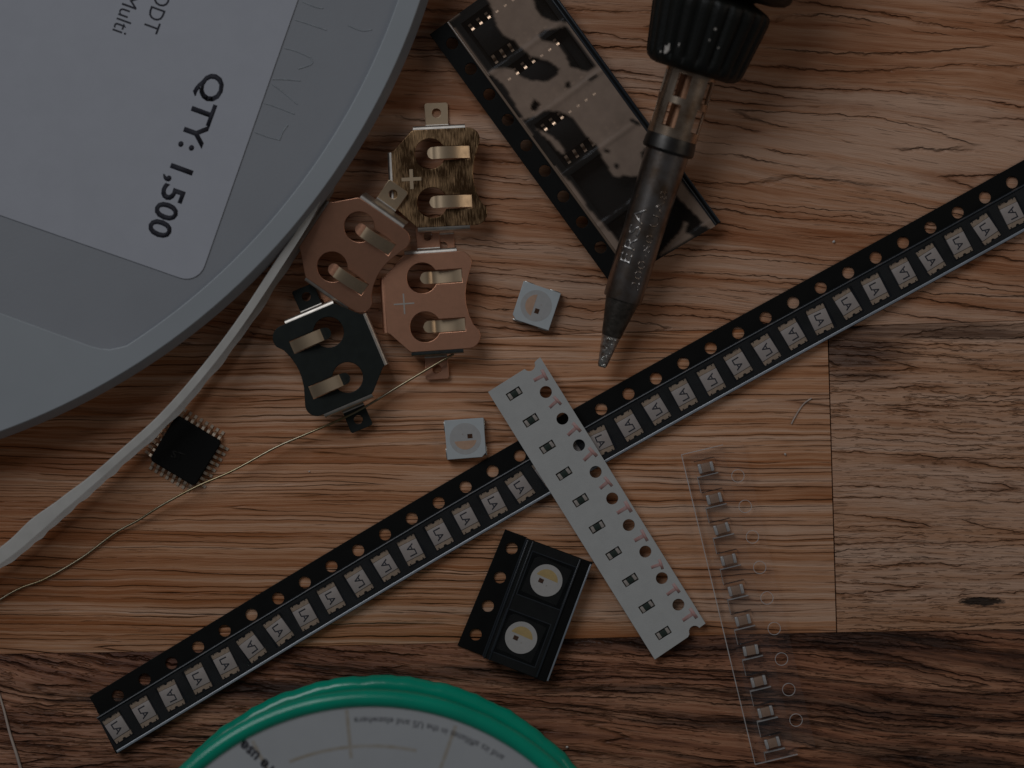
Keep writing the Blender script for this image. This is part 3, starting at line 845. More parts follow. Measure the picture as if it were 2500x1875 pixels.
# ------------------------------------------------------------------ soldering iron
tipw, hw_ = P(1469, 896, 3.2), P(1732, 35, 9.2)
ax = (hw_ - tipw); alen = ax.length; ax.normalize()
SC = alen / 47.2
iron = thing('soldering_iron', 'soldering iron with ribbed black grip, slotted metal sleeve and worn tip', 'soldering iron', tipw)
zc = ax; 
yv = Vector((0, 0, 1)).cross(zc).normalized(); zv = zc.cross(yv)
mt = Matrix((zc, yv, zv)).transposed()           # local x = along the iron, y = left, z = up
iron.rotation_euler = mt.to_euler()
def I(prof): return [(r, h * SC) for h, r in prof]
def ribbed(r, h, a):
    s_ = h / SC
    if 40.2 < s_ < 49.2 and r > 5:
        k = min(1, (s_ - 40.2) / 0.8, (49.2 - s_) / 0.8)
        ph = (a * 22 / (2 * math.pi)) % 1.0
        d = 0.42 * max(0.0, 1 - abs(ph - 0.5) / 0.30)
        return r - d * k
    return r
grip = I([(39.5, 2.6), (39.5, 4.6), (39.7, 5.4), (40.2, 6.0), (40.8, 6.25)] + [(40.8 + 0.5 * i, 6.27 + 0.085 * i) for i in range(1, 15)] + [(48.3, 7.45), (48.7, 7.4), (49.1, 7.0), (49.8, 5.3), (50.0, 4.9), (50.25, 5.2), (50.4, 7.6), (50.7, 8.7), (51.3, 9.3), (53, 9.6), (58, 9.0), (64, 8.4), (70, 8.3), (75, 0.01)])
add('grip', lathe('grip', grip, M['grip'], 264, 'X', ribbed, smooth=50), iron)
# slotted sleeve: a thin tube with real windows
def sleeve_mesh():
    n, r0, r1 = 70, 3.2, 2.97
    ss = np.linspace(31.0, 39.7, 30)
    def gone(si, ai):
        s_ = (ss[si] + ss[si + 1]) / 2; a = (ai + 0.5) / n * 5.0 + 0.06
        f1 = (a + 0.18) % 1.0
        return (32.1 < s_ < 35.3 and f1 < 0.44) or (36.1 < s_ < 39.2 and ((a + 0.10) % 1.0) < 0.44)
    vs, fs = [], []
    for r in (r0, r1):
        for s_ in ss:
            for i in range(n):
                a = 2 * math.pi * i / n
                vs.append((s_ * SC, r * math.cos(a), r * math.sin(a)))
    m = len(ss); off = m * n
    g_ = [[gone(i, j) for j in range(n)] for i in range(m - 1)]
    for i in range(m - 1):
        for j in range(n):
            if g_[i][j]: continue
            k = (j + 1) % n
            q = (i * n + j, i * n + k, (i + 1) * n + k, (i + 1) * n + j)
            fs.append(q); fs.append(tuple(x + off for x in q[::-1]))
            for (di, dj, a, b_) in ((-1, 0, q[0], q[1]), (1, 0, q[3], q[2]), (0, -1, q[0], q[3]), (0, 1, q[1], q[2])):
                ii, jj = i + di, (j + dj) % n
                if ii < 0 or ii >= m - 1 or g_[ii][jj]: fs.append((a, b_, b_ + off, a + off))
    return mkmesh('heat_sleeve', vs, fs, M['sleeve'], 40)
add('heat_sleeve', sleeve_mesh(), iron)
add('heater_core', lathe('heater_core', I([(30.5, 0.01), (30.5, 1.25), (39.6, 1.25), (39.6, 0.01)]), M['core'], 24, 'X'), iron)
add('collar', lathe('collar', I([(28.9, 2.7), (29.0, 3.15), (29.3, 3.32), (30.2, 3.25), (31.1, 3.12), (31.3, 2.85), (31.3, 2.5)]), M['collar'], 48, 'X'), iron)
bar = add('barrel', lathe('barrel', I([(9.15, 2.1), (9.2, 2.42), (9.5, 2.47), (15, 2.55), (22, 2.65), (28.9, 2.78), (29.2, 2.6)]), M['barrel'], 64, 'X'), iron)
tip = add('tip', lathe('tip', I([(4.2, 1.22), (4.6, 1.32), (6.0, 1.55), (8.0, 1.93), (9.0, 2.12), (9.3, 2.12), (9.3, 1.8)]), M['cone'], 48, 'X'), iron)
def chisel():
    vs, fs = [], []
    n = 28; ss = [0, 0.12, 0.35, 0.9, 1.8, 2.8, 3.6, 4.25]
    for s_ in ss:
        f = s_ / 4.25
        ry = 0.55 + 0.67 * f; rz = 0.32 + 0.90 * f ** 0.9
        if s_ < 0.3: ry *= 0.8 + 0.2 * s_ / 0.3; rz *= 0.7 + 0.3 * s_ / 0.3
        for i in range(n):
            a = 2 * math.pi * i / n
            sq = 1 + 0.10 * (1 - f) * abs(math.sin(2 * a))
            vs.append((s_ * SC, ry * sq * math.cos(a), rz * sq * math.sin(a)))
    for k in range(len(ss) - 1):
        for i in range(n):
            j = (i + 1) % n
            fs.append((k * n + i, k * n + j, (k + 1) * n + j, (k + 1) * n + i))
    fs.append(list(range(n))); fs.append([(len(ss) - 1) * n + i for i in range(n)])
    return mkmesh('tinned_end', vs, fs, M['tinned'], 40)
te = add('tinned_end', chisel(), tip)
rgb = random.Random(5)
bmb = bmesh.new()
for k in range(26):
    s_ = rgb.uniform(0.2, 4.1); a = R(rgb.uniform(40, 115)); f = s_ / 4.25
    ry, rz = 0.55 + 0.67 * f, 0.32 + 0.90 * f ** 0.9
    q = bmesh.ops.create_icosphere(bmb, subdivisions=2, radius=rgb.uniform(0.06, 0.17) * S)
    for v in q['verts']: v.co = v.co + Vector((s_ * SC, -ry * 0.95 * math.cos(a), rz * 0.95 * math.sin(a))) * S
mb = bpy.data.meshes.new('solder_blobs'); bmb.to_mesh(mb); bmb.free(); mb.materials.append(M['solderpad']); mb.shade_smooth()
add('solder_blobs', mb, tip, kind='stuff')
def on_barrel(s0, ang0, rot180=False):
    def f(v):
        s_ = s0 + v.x
        r = 2.44 + (s_ - 9.5) * 0.0165 + 0.0
        a = R(90 - ang0) - v.y / r
        rr = r + v.z
        return (s_ * SC, rr * math.cos(a), rr * math.sin(a))
    return f
M['emboss'] = pbr('embossed_steel', (0.50, 0.47, 0.45), 0.32, 1.0, var=0.3, vscale=1)
add('embossed_lettering', text('embossed_lettering', 'ERSA', M['emboss'], 7.4, 1.65, -0.005, 0.10, 'LEFT', on_barrel(14.0, 10)), bar)
add('embossed_lettering', text('embossed_lettering', '200-S0 UA8', M['barrel'], 13.2, 1.1, -0.01, 0.07, 'LEFT', on_barrel(11.0, -34)), bar)
for (s_, a_, w_, l_) in ((41.6, 38, 0.9, 1.6), (40.9, 46, 0.25, 0.35), (45.5, -8, 0.35, 0.35), (44.0, -6, 0.2, 0.3), (43.4, -18, 0.15, 0.25), (42.4, 24, 0.2, 0.5)):
    r_ = 6.27 + 0.17 * (s_ - 40.8) + 0.01
    def wf(x, y, dz): 
        a = R(90 - a_) + y / r_
        return ((s_ + x) * SC, (r_ + dz) * math.cos(a), (r_ + dz) * math.sin(a))
    rg = random.Random(int(s_ * 10))
    ring = [(l_ / 2 * math.cos(t) * rg.uniform(.7, 1.1), w_ / 2 * math.sin(t) * rg.uniform(.6, 1.1)) for t in np.linspace(0, 2 * math.pi, 10, endpoint=False)]
    vs = [wf(x, y, 0.03) for x, y in ring] + [wf(x, y, -0.2) for x, y in ring]
    fs = [list(range(10))] + [(i, (i + 1) % 10, 10 + (i + 1) % 10, 10 + i) for i in range(10)]
    add('scuff_mark', mkmesh('scuff_mark', vs, fs, M['scuff']), iron)

# ------------------------------------------------------------------ long black LED tape
hp = {0: (285.6, 1700), 1: (350.7, 1660.4), 2: (415.8, 1621.4), 3: (481.5, 1580.8), 4: (546.9, 1540.9), 5: (612.6, 1501.9), 6: (677.7, 1462.2), 7: (743.7, 1423.7),
      13: (1136.7, 1188.5), 14: (1202.1, 1150.9), 15: (1268.4, 1111), 18: (1466.6, 998.4), 19: (1534, 962.3), 20: (1601.7, 925.2), 21: (1669.2, 887), 24: (1873, 774.8), 25: (1940.2, 738.3), 26: (2007, 701.3),
      27: (2072.7, 664.2), 28: (2138.9, 627.2), 29: (2205.8, 591.6), 30: (2272.6, 554.3), 31: (2339.7, 517.2), 32: (2407.7, 480.8), 33: (2475.4, 444)}
EZ = 1.15
ks = np.array(sorted(hp)); wx = np.array([P(*hp[k], EZ).x for k in ks]); wy = np.array([P(*hp[k], EZ).y for k in ks])
fx, fy = np.polyfit(ks, wx, 4), np.polyfit(ks, wy, 4)
def lt(s, n_=0.0):
    i = s / 4.0
    x, y = np.polyval(fx, i), np.polyval(fy, i)
    dx, dy = np.polyval(np.polyder(fx), i), np.polyval(np.polyder(fy), i)
    l = math.hypot(dx, dy); dx, dy = dx / l, dy / l
    return (float(x + dy * n_), float(y - dx * n_))
def lang(s):
    i = s / 4.0
    return math.atan2(np.polyval(np.polyder(fy), i), np.polyval(np.polyder(fx), i))
S0, S1 = -3.25, 146.0
st = thing('carrier_tape', 'long narrow black tape of LA-marked LEDs crossing the whole desk diagonally', 'tape', group=None)
ssl = list(np.arange(-3.2, S1, 2.0)) + [S1]
top = [lt(s, -1.75) for s in ssl]
bot = [lt(s - (0.65 if k == 0 else 0), 6.25) for k, s in enumerate(ssl)]
notch = [lt(-3.75, 2.0), lt(-3.45, 1.0), lt(-3.28, 0.75)] + [lt(-4 + 0.78 * math.cos(a), 0.78 * math.sin(a)) for a in np.linspace(0.55, -0.3, 5)] + [lt(-3.2, -0.5)]
hl = []
for k in range(0, 36):
    s = 4 * k
    hl.append([lt(s + 0.77 * math.cos(a), 0.77 * math.sin(a)) for a in np.linspace(0, 2 * math.pi, 22, endpoint=False)])
pk = []
for k in range(0, 37):
    s = 4 * k - 2
    if s + 1.3 > S1: continue
    pk.append([lt(s - 1.42, 1.66), lt(s + 1.42, 1.66), lt(s + 1.42, 5.34), lt(s - 1.42, 5.34)])
mid1 = [lt(s, 1.0) for s in ssl]; mid2 = [lt(s - (0.25 if k == 0 else 0), 1.0) for k, s in enumerate(ssl)]
add('sprocket_strip', plate('sprocket_strip', top + mid1[::-1] + notch[2:], hl, 0.12, 0.36, M['black_tape'], bevel=0.04), st)
add('pocket_frame', plate('pocket_frame', mid2 + bot[::-1], pk, EZ - 0.25, EZ, M['black_tape'], bevel=0.04), st)
sw = list(np.arange(-3.6, S1, 3.0)) + [S1]
add('pocket_tray', sweep('pocket_tray', lt, [(1.2, 0.04), (5.8, 0.04), (5.8, EZ - 0.26), (5.5, EZ - 0.26), (5.5, 0.2), (1.5, 0.2), (1.5, EZ - 0.26), (1.2, EZ - 0.26)], sw, M['black_gloss']), st)
add('ridge', sweep('ridge', lt, [(0.90, 0.365), (0.94, EZ - 0.1), (0.99, EZ + 0.10), (1.08, EZ + 0.15), (1.18, EZ + 0.12), (1.25, EZ + 0.002), (0.985, EZ + 0.002), (0.985, 0.365)], sw, M['black_ridge']), st)
M['lip'] = pbr('painted_lip_highlight', (0.26, 0.29, 0.33), 0.25, spec=1.0, var=0.3, vscale=0.2)  # highlight along the black lip, painted as a grey-blue base colour
add('ridge', sweep('ridge', lt, [(5.84, EZ + 0.002), (5.88, EZ + 0.10), (6.0, EZ + 0.15), (6.16, EZ + 0.12), (6.24, EZ - 0.05), (6.26, EZ - 0.22), (6.2, EZ - 0.24), (6.1, EZ + 0.002)], sw, M['lip']), st)
sf = list(np.arange(-3.6, S1, 1.0))
vs, fs = [], []
for i, s in enumerate(sf):
    for j in range(7):
        n_ = 1.27 + (5.75 - 1.27) * j / 6
        x, y = lt(s, n_)
        vs.append((x, y, EZ + 0.22 + 0.04 * math.sin(s * 0.7 + n_) + 0.05 * math.sin(s * 0.23) - 0.015 * (j - 3) ** 2 * 0.3))
for i in range(len(sf) - 1):
    for j in range(6):
        a = i * 7 + j
        fs.append((a, a + 1, a + 8, a + 7))
add('cover_film', mkmesh('cover_film', vs, fs, M['film'], 180), st)

def led_outline(x0, x1, notch_y):
    return None
def make_led():
    t = thing('led_chip', '', 'led')
    add('body', box('body', -1.0, 1.0, -1.16, 1.16, 0.0, 0.80, M['led_body'], bevel=0.04), t)
    for sgn in (1, -1):
        r, e, q = 0.22, 1.62, 1.16
        po = [(1.025, -q), (e, -q), (e, -0.90), (e - .18, -0.90), (e - .18, -0.78), (e, -0.78)]
        po += [(e - r * math.cos(a), r * math.sin(a)) for a in np.linspace(-math.pi / 2, math.pi / 2, 8)]
        po += [(e, 0.78), (e - .18, 0.78), (e - .18, 0.90), (e, 0.90), (e, q), (1.025, q)]
        po = [(sgn * x, sgn * y) for x, y in po]
        add('terminal', plate('terminal', po, (), 0.0, 0.70, M['led_term'], bevel=0.03), t)
    add('mark', text('mark', 'LA', M['ink'], 1.45, 0.95, 0.012, 0.012, 'CENTER'), t, (0, -0.48, 0.801))
    return t
FLIP = {2, 5, 9, 10, 11, 19, 20, 21, 22, 24, 25, 29, 33}
led0 = None
rg = random.Random(7)
for j in range(0, 35):
    if led0 is None: o = led0 = make_led()
    else: o = copy_tree(led0)
    s = 4 * j - 2
    x, y = lt(s + rg.uniform(-0.12, 0.12), 3.5 + rg.uniform(-0.1, 0.1))
    o.location = (x * S, y * S, 0.21 * S)
    o.scale = (1.06, 1.06, 1.0)
    o.rotation_euler = (0, 0, lang(s) - math.pi / 2 + (math.pi if j in FLIP else 0) + R(rg.uniform(-6, 6)))
    o['label'] = 'small white LA-marked LED in the long black tape, %s from its lower left end' % ORD[j]
    o['group'] = 'LEDs in the long black tape'

# ------------------------------------------------------------------ white paper tape with resistors, leaning over the LED tape
pa = P(1192.6, 958.5, 1.8); pc = P(1596, 1606.5, 0.6)
pdir = (pc - pa); plen = pdir.length; pdir.normalize()
pt = thing('paper_tape', 'short strip of white paper tape with red T stamps lying across the LED tape', 'tape', pa)
py_ = Vector((0, 0, 1)).cross(pdir).normalized()         # to the right of the strip in the picture
pz_ = pdir.cross(py_)
pt.rotation_euler = Matrix((pdir, py_, pz_)).transposed().to_euler()
plen_ = 40.0 * plen / 40.0
f40 = plen / 40.0
hs = [(3.95 * f40 + k * 4 * f40, 6.22) for k in range(0, 9)]
# holes from the photograph: nine round ones and a half hole at each end
h0 = P(1332.4, 957, 1.7); hN = P(1655.6, 1475.5, 0.8)
def ploc(p):
    d = p - pa
    return (d.dot(pdir), d.dot(py_))
a_, b_ = ploc(h0), ploc(hN)
hs = [(a_[0] + (b_[0] - a_[0]) * k / 8, a_[1] + (b_[1] - a_[1]) * k / 8) for k in range(9)]
pit = (b_[0] - a_[0]) / 8
W8 = 7.95
e0, e1 = hs[0][0] - pit, hs[8][0] + pit
yh = hs[0][1]
rsl = [(e0 + 2.05 + pit * k, yh - 3.5) for k in range(10)]
n0 = [(e0 + 0.74 * math.sin(t), yh - 0.74 * math.cos(t)) for t in np.linspace(0.1, math.pi - 0.1, 9)]
n1 = [(e1 - 0.74 * math.sin(t), yh + 0.74 * math.cos(t)) for t in np.linspace(0.1, math.pi - 0.1, 9)]
sh = -0.25
out = [(e0 + 0.1, 0.0)] + n0 + [(e0 - 0.05, yh + 1.0), (e0 - 0.15, W8), (e1 - 0.15, W8)] + n1 + [(e1 + 0.15, yh - 1.1), (e1 + 0.35, 0.0)]
slots = [rect(x - 0.53, x + 0.53, y - 0.98, y + 0.98) for x, y in rsl]
PT = 0.72
add('paper_strip', plate('paper_strip', out, [circ(x, y, 0.77, 26) for x, y in hs] + slots, 0.0, PT, M['paper'], bevel=0.04), pt)
add('backing_film', plate('backing_film', [(e0 + 1.2, yh - 5.0), (e1 - 1, yh - 5.0), (e1 - 1, yh - 2.0), (e0 + 1.2, yh - 2.0)], (), 0.02, 0.06, M['res_slot']), pt)
tm = text('stamped_letter', 'T', M['red_ink'], 1.45, 1.45, 0.05, 0.006, 'CENTER')
rg = random.Random(3)
for k in range(10):
    x = e0 + pit * (k + 0.5)
    o = add('stamped_letter', tm, pt, (x + rg.uniform(-.12, .12), yh - 0.45 + rg.uniform(-.10, .15), PT + 0.002), R(rg.uniform(-16, 16)))
    o.scale = (rg.uniform(0.9, 1.2), rg.uniform(0.9, 1.25), 1)
ptm = Matrix.LocRotScale(Vector(pt.location), pt.rotation_euler.to_quaternion(), None)
res0 = None
for k, (x, y) in enumerate(rsl):
    if res0 is None:
        res0 = thing('chip_resistor', '', 'resistor')
        add('body', box('body', -0.38, 0.38, -0.42, 0.42, 0.0, 0.45, M['res_body'], bevel=0.03), res0)
        for sg in (1, -1):
            add('terminal', box('terminal', -0.40, 0.40, *sorted((sg * 0.425, sg * 0.84)), 0.0, 0.47, M['res_term'], bevel=0.04), res0)
        o = res0
    else: o = copy_tree(res0)
    mm_ = ptm @ Matrix.Translation((x * S, y * S, 0.08 * S)) @ Matrix.Rotation(R(rg.uniform(-5, 5)), 4, 'Z')
    o.location = mm_.to_translation(); o.rotation_euler = mm_.to_euler()
    o['label'] = 'tiny dark resistor with pale ends in the white paper tape, %s from its upper end' % ORD[k]
    o['group'] = 'resistors in the paper tape'

# ------------------------------------------------------------------ clear tape with capacitors
ca = P(1665, 1110.8, 1.0); cb = P(1844.5, 1865, 1.0)
cdv = (cb - ca); clen = cdv.length; cdv.normalize()
cang = math.atan2(cdv.y, cdv.x)
ct = thing('clear_tape', 'transparent plastic tape holding a row of tiny brown capacitors, right of the paper tape', 'tape', (ca.x, ca.y, 0), cang)
CZ = 1.05
def cl(px, py, z=CZ):
    d = P(px, py, z) - ca
    return (d.x * math.cos(cang) + d.y * math.sin(cang), -d.x * math.sin(cang) + d.y * math.cos(cang))
capp = [(1525, 1010), (1543, 1077), (1559, 1142), (1574, 1209), (1590, 1275), (1605, 1340), (1622, 1405), (1639, 1472), (1654, 1538), (1669, 1605)]
capl = [cl(a * 1.1302, b * 1.1302, 0.8) for a, b in capp]
hol = [cl(1908, 1609), cl(1926.4, 1685), cl(1943.7, 1760)]
hx0, hyc = hol[0][0], sum(h[1] for h in hol) / 3
hx = [hx0 + 4.0 * k for k in range(-6, 3)]
ci = [(x, hyc) for x in hx]
pkr = [rect(x - 1.05, x + 0.95, y - 1.3, y + 1.3) for x, y in capl]
xe = clen
outc = [(0.0, 0.0), (clen, 0.0), (clen - 0.0, hyc - 0.78)] + [(hx[-1] + 4.0 - 0.78 * math.sin(t), hyc - 0.78 * math.cos(t)) for t in np.linspace(0.2, math.pi - 0.3, 8)] + [(clen - 0.35, hyc + 0.85), (clen - 0.4, 7.9), (0.0, 7.9)]
add('clear_strip', plate('clear_strip', outc, [circ(x, y, 0.76, 24) for x, y in ci] + pkr, CZ - 0.22, CZ, M['clear'], bevel=0.03), ct)
for (x, y) in ci:
    add('sprocket_ring', lathe('sprocket_ring', [(0.76, CZ - 0.2), (0.84, CZ - 0.2), (0.84, CZ + 0.03), (0.76, CZ + 0.03)], M['clear_edge'], 24, close=True), ct, (x, y, 0))
for k, (x, y) in enumerate(capl):
    add('pocket_wall', box('pocket_wall', x + 0.93, x + 1.03, y - 1.38, y + 1.36, 0.05, CZ + 0.02, M['clear_edge']), ct)
    add('pocket_wall', box('pocket_wall', x - 1.10, x - 1.03, y - 1.32, y + 1.3, 0.05, CZ + 0.0, M['clear']), ct)
    if k < 9: add('pocket_wall', box('pocket_wall', x + 1.04, capl[k + 1][0] - 1.11, y - 1.40, y - 1.33, 0.5, CZ + 0.01, M['clear_edge']), ct)
    else: add('pocket_wall', box('pocket_wall', x + 1.04, clen, y - 1.40, y - 1.33, 0.5, CZ + 0.01, M['clear_edge']), ct)
add('tape_edge', box('tape_edge', 0, clen, -0.11, -0.002, 0.6, CZ + 0.02, M['clear_edge']), ct)
add('tape_edge', box('tape_edge', 0, clen - 0.4, 7.905, 7.95, 0.75, CZ, M['clear']), ct)
add('tape_edge', box('tape_edge', clen + 0.002, clen + 0.12, -0.1, hyc - 0.8, 0.6, CZ + 0.02, M['clear_edge']), ct)
add('tape_edge', box('tape_edge', -0.1, -0.002, -0.1, 5.4, 0.7, CZ + 0.02, M['clear_edge']), ct)
add('cover_film', box('cover_film', 0.05, clen - 0.05, 0.9, 5.3, CZ + 0.03, CZ + 0.06, M['clear']), ct)
cap0 = None
ctm = Matrix.Translation(Vector((ca.x, ca.y, 0)) * S) @ Matrix.Rotation(cang, 4, 'Z')
rg = random.Random(11)
for k, (x, y) in enumerate(capl):
    if cap0 is None:
        cap0 = thing('chip_capacitor', '', 'capacitor')
        add('body', box('body', -0.58, 0.58, -0.56, 0.56, 0.0, 0.8, M['cap_body'], bevel=0.05), cap0)
        for sg in (1, -1):
            add('terminal', box('terminal', -0.62, 0.62, *sorted((sg * 0.565, sg * 0.98)), 0.0, 0.84, M['cap_term'], bevel=0.10), cap0)
        o = cap0
    else: o = copy_tree(cap0)
    mm_ = ctm @ Matrix.Translation((x * S, y * S, 0.06 * S)) @ Matrix.Rotation(R(rg.uniform(-4, 4)), 4, 'Z')
    o.location = mm_.to_translation(); o.rotation_euler = (0, 0, mm_.to_euler().z)
    o['label'] = 'tiny brown capacitor with silver ends in the clear tape, %s from its upper end' % ORD[k]
    o['group'] = 'capacitors in the clear tape'

# ------------------------------------------------------------------ 5 mm colour LEDs with round window
def half_moon(r, x1, n=16):
    a = math.degrees(math.acos(x1 / r))
    return circ(0, 0, r, n, a, 360 - a)
def big_led(label, px, py, ang, case, well, phos, z=0.0, group=None, rw=2.0, terms=True):
    c = P(px, py, z + 1.5)
    t = thing('colour_led', label, 'led', (c.x, c.y, z), R(ang), group)
    h_ = 2.5
    po = [(-h_, -h_), (h_, -h_), (h_, h_ - 0.0), (-h_ + 0.0, h_), (-h_, h_)]
    po = [(-h_ + 0.55, -h_), (h_, -h_), (h_, h_), (-h_, h_), (-h_, -h_ + 0.55)]
    add('case', plate('case', po, (), 0.08, 1.5, case, bevel=0.07), t)
    wl = add('window', plate('window', circ(0, 0, rw, 48), (), 1.497, 1.515, well), t)
    add('phosphor', plate('phosphor', [(x + 0.05, y) for x, y in half_moon(rw * 0.72, -0.32)], (), 1.516, 1.53, phos), wl)
    add('die', box('die', 0.02, 0.56, -0.92, -0.30, 1.516, 1.55, M['die']), wl)
    add('die', box('die', 0.52, 0.66, 0.22, 0.36, 1.516, 1.535, M['res_term']), wl)
    if terms:
        for sx in (-1.7, 1.7):
            for sy in (-1, 1):
                add('terminal', box('terminal', sx - 0.62, sx + 0.62, *sorted((sy * 2.42, sy * 2.62)), 0.0, 0.75, M['solderpad'], bevel=0.04), t)
    return t
big_led('square white LED with orange half window, left of the soldering iron tip', 1309, 746.5, -18.3, M['led_white'], M['led_well'], M['phos_o'])
big_led('square white LED with an orange half window, just above the long LED tape', 1136, 1071, 94.4, M['led_white'], M['led_well'], M['phos_o'])

# ------------------------------------------------------------------ short black tape with two of them
c1 = lambda a, b: (1100 + a / 3.456, 1200 + b / 3.456)
TZs = 2.2
q0 = P(*c1(460, 325), TZs); q1 = P(*c1(1200, 600), TZs); q2 = P(*c1(800, 1610), TZs); q3 = P(*c1(55, 1310), TZs)
sang = math.atan2((q1 - q0).y, (q1 - q0).x)
sht = thing('carrier_tape', 'short cut piece of black tape holding two round-window LEDs', 'tape', (q0.x, q0.y, 0), sang)
def sl(p):
    d = p - q0
    return (d.x * math.cos(sang) + d.y * math.sin(sang), -d.x * math.sin(sang) + d.y * math.cos(sang))
corners = [(0, 0), sl(q1), sl(q2), sl(q3)]
sh_h = [sl(P(*c1(a, b), TZs)) for a, b in ((515, 487), (415, 733), (313, 975), (210, 1218))]
sh_l = [sl(P(*c1(a, b), 1.9)) for a, b in ((808, 750), (595, 1233))]
pks = [rect(x - 3.0, x + 3.0, y - 2.95, y + 2.95) for x, y in sh_l]
xs_ = 3.02
kb_ = corners[3][1] + (corners[2][1] - corners[3][1]) * (xs_ - corners[3][0]) / (corners[2][0] - corners[3][0])
add('sprocket_strip', plate('sprocket_strip', [corners[0], (xs_, 0), (xs_, kb_), corners[3]], [circ(x, y, 0.77, 24) for x, y in sh_h], 0.15, 0.37, M['black_tape'], bevel=0.04), sht)
add('pocket_frame', plate('pocket_frame', [(xs_, 0), corners[1], corners[2], (xs_, kb_)], pks, TZs - 0.22, TZs, M['black_tape'], bevel=0.04), sht)
add('step_wall', box('step_wall', xs_ - 0.16, xs_ - 0.01, kb_ + 0.1, -0.05, 0.372, TZs + 0.1, M['black_ridge']), sht)
yb = min(corners[2][1], corners[3][1]); xm = corners[1][0]
add('pocket_tray', box('pocket_tray', 3.0, xm - 1.3, yb + 0.35, -0.4, 0.05, 0.25, M['black_tape']), sht)
for x0, x1 in ((3.0, 3.3), (xm - 1.6, xm - 1.3)):
    add('tray_wall', box('tray_wall', x0, x1, yb + 0.35, -0.4, 0.251, TZs - 0.23, M['black_tape']), sht)
add('ridge', box('ridge', 3.05, 3.3, yb + 0.15, -0.1, TZs + 0.002, TZs + 0.22, M['black_ridge'], bevel=0.08), sht)
add('ridge', box('ridge', 3.75, 3.95, yb + 0.15, -0.1, TZs + 0.002, TZs + 0.16, M['black_ridge'], bevel=0.06), sht)
add('ridge', box('ridge', xm - 1.75, xm - 1.5, yb + 0.2, -0.15, TZs + 0.002, TZs + 0.22, M['black_ridge'], bevel=0.08), sht)
add('ridge', box('ridge', xm - 0.28, xm - 0.05, yb + 0.25, -0.25, TZs + 0.002, TZs + 0.16, M['lip'], bevel=0.06), sht)
for (x, y) in sh_l:
    add('pocket_rim', plate('pocket_rim', rect(x - 3.02, x + 3.02, y - 2.97, y + 2.97), [rect(x - 2.9, x + 2.9, y - 2.85, y + 2.85)], TZs + 0.002, TZs + 0.04, M['black_ridge']), sht)
vs, fs = [], []
nx, ny = 10, 30
for i in range(ny + 1):
    for j in range(nx + 1):
        x = 3.32 + (xm - 1.52 - 3.32) * j / nx; y = yb + 0.2 + (-0.3 - yb) * i / ny
        vs.append((x, y, TZs + 0.10 + 0.05 * math.sin(y * 0.8) + 0.03 * math.sin(x * 1.1 + y * 0.3)))
for i in range(ny):
    for j in range(nx):
        a = i * (nx + 1) + j; fs.append((a, a + 1, a + nx + 2, a + nx + 1))
add('cover_film', mkmesh('cover_film', vs, fs, M['film_short'], 180), sht)
for k, (a, b) in enumerate(((808, 750), (595, 1233))):
    p = c1(a, b)
    big_led('black LED with round white and yellow window in the short tape, %s one' % ('upper', 'lower')[k], p[0], p[1], -113.6, M['chip'], M['led_well_w'], M['phos_y'], 0.27, 'LEDs in the short black tape', rw=2.05, terms=False)

# ------------------------------------------------------------------ green spool
gx, gy = (925 - 1250) / PXMM, (937.5 - 2277) / PXMM
spool = thing('solder_spool', 'green plastic solder spool with a white paper disc at the lower edge', 'spool', (gx, gy, 0))
GR = 33.1
def rough_rim(seed):
    def f(r, h, a):
        if r > 32.0:
            return r + 0.11 * math.sin(a * 37 + seed) * math.sin(a * 11.3 + seed * 2) + 0.05 * math.sin(a * 91 + seed)
        return r
    return f
add('flange', lathe('flange_low', [(12, 0.0), (GR -1.116, 0.071), (GR -0.576, 0.294), (GR -0.181, 0.725), (GR -0.005, 1.282), (GR -0.081, 1.862), (GR -0.395, 2.355), (GR -0.888, 2.669), (GR -1.468, 2.745), (GR -2.025, 2.569), (GR -2.456, 2.174), (GR -2.679, 1.634), (GR - 3.2, 2.3), (12, 2.2)], M['green'], 260, ribs=rough_rim(1.0), close=True), spool)
add('core', lathe('core', [(12, 2.5), (20, 2.5), (20, 16.0), (12, 16.0)], M['green'], 80, close=True), spool)
tf = add('flange', lathe('flange', [(12, 16.4), (GR -0.809, 17.117), (GR -0.369, 17.299), (GR -0.047, 17.650), (GR +0.096, 18.104), (GR +0.034, 18.576), (GR -0.222, 18.978), (GR -0.624, 19.234), (GR -1.096, 19.296), (GR -1.550, 19.153), (GR -1.901, 18.831), (GR -2.083, 18.391), (GR - 2.0, 18.35), (12, 18.3)], M['green'], 260, close=True), spool)
disc = add('paper_disc', plate('paper_disc', circ(0, 0, GR - 1.98, 160), [circ(0, 0, 12.5, 60)], 18.5, 18.65, M['spool_paper']), spool)
dz = 18.655
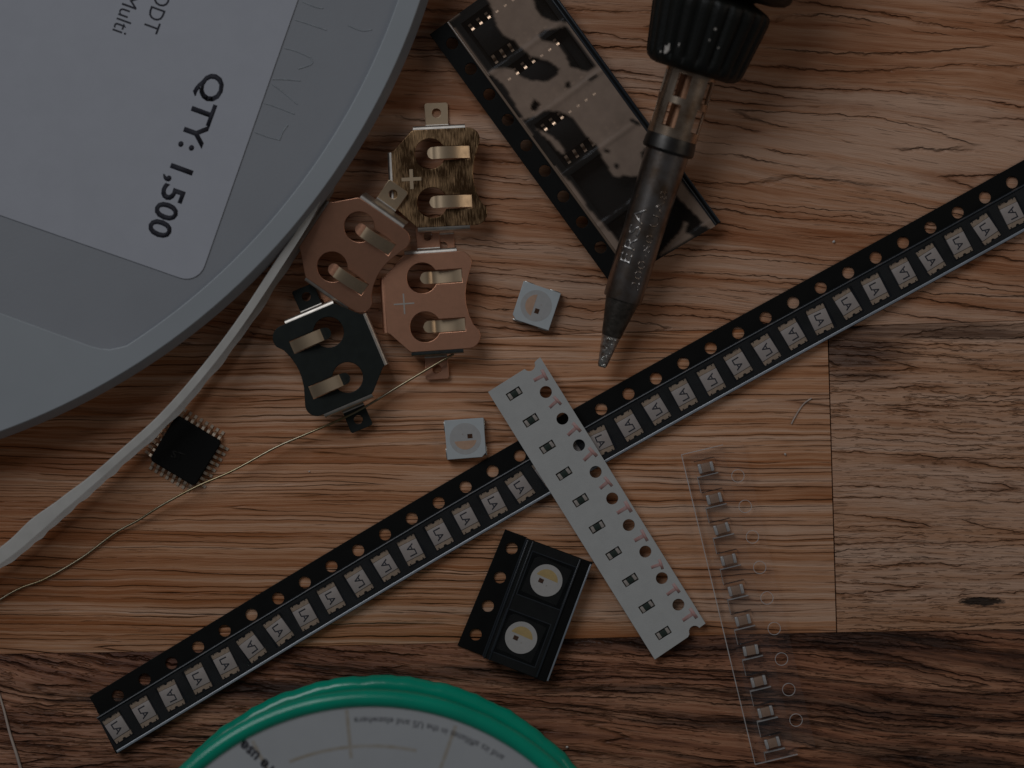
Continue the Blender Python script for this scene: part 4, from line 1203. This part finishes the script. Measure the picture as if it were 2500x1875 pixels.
def ringw(r0, a0):
    def f(v):
        a = R(a0) + v.x / r0
        r = r0 - v.y
        return (r * math.cos(a), r * math.sin(a), v.z)
    return f
add('printed_text', text('printed_text', 'and its affiliates in the US and elsewhere', M['ink'], None, 0.86, 0.0, 0.01, 'RIGHT', ringw(29.9, 94.0)), disc, (0, 0, dz))
pe = P(597, 1806, dz)
add('printed_text', text('printed_text', 'Before use', M['ink'], None, 1.45, 0.03, 0.01, 'RIGHT'), disc, (pe.x - gx, pe.y - gy, dz), R(137))
for a, r0, r1 in ((95.5, 25.0, 30.9), (70.5, 25.0, 30.6), (118.0, 25.5, 30.6), (46, 25, 30.8), (140, 25, 30.8)):
    add('stain_line', box('stain_line', r0, r1, -0.22, 0.22, dz - 0.002, dz + 0.002, M['tan']), disc, (0, 0, 0), R(a))
add('stain_line', plate('stain_line', circ(0, 0, 26.6, 30, 78, 112) + circ(0, 0, 26.2, 30, 112, 78), (), dz - 0.0025, dz + 0.0015, M['tan']), disc)

# ------------------------------------------------------------------ crumbs and a hair
thing('hair', 'short curved pale hair on the wood left of the vertical plank joint', 'hair',
      me=tube('hair', [P(1660 + a / 5.53, 820 + b / 5.53, 0.12) for a, b in ((1505, 1190), (1540, 1120), (1610, 1000), (1680, 910), (1780, 840))], 0.10, M['strand'], 6))
def crumb(px, py, r, label):
    bm = bmesh.new(); bmesh.ops.create_icosphere(bm, subdivisions=1, radius=r * S)
    g_ = random.Random(px)
    for v in bm.verts: v.co *= g_.uniform(0.6, 1.15)
    me = bpy.data.meshes.new('crumb'); bm.to_mesh(me); bm.free(); me.materials.append(M['crumb'])
    p = P(px, py, r)
    thing('crumb', label, 'crumb', (p.x, p.y, r * 0.7), group='crumbs on the wood', me=me)
crumb(2036, 590, 0.22, 'tiny pale crumb on the wood above the long LED tape')
crumb(1917, 1109, 0.2, 'tiny pale crumb above the clear tape, left of the vertical joint')
crumb(1384, 1824, 0.2, 'tiny pale crumb right of the green spool')
crumb(755, 1151, 0.14, 'tiny pale crumb below the wire, right of the square chip')
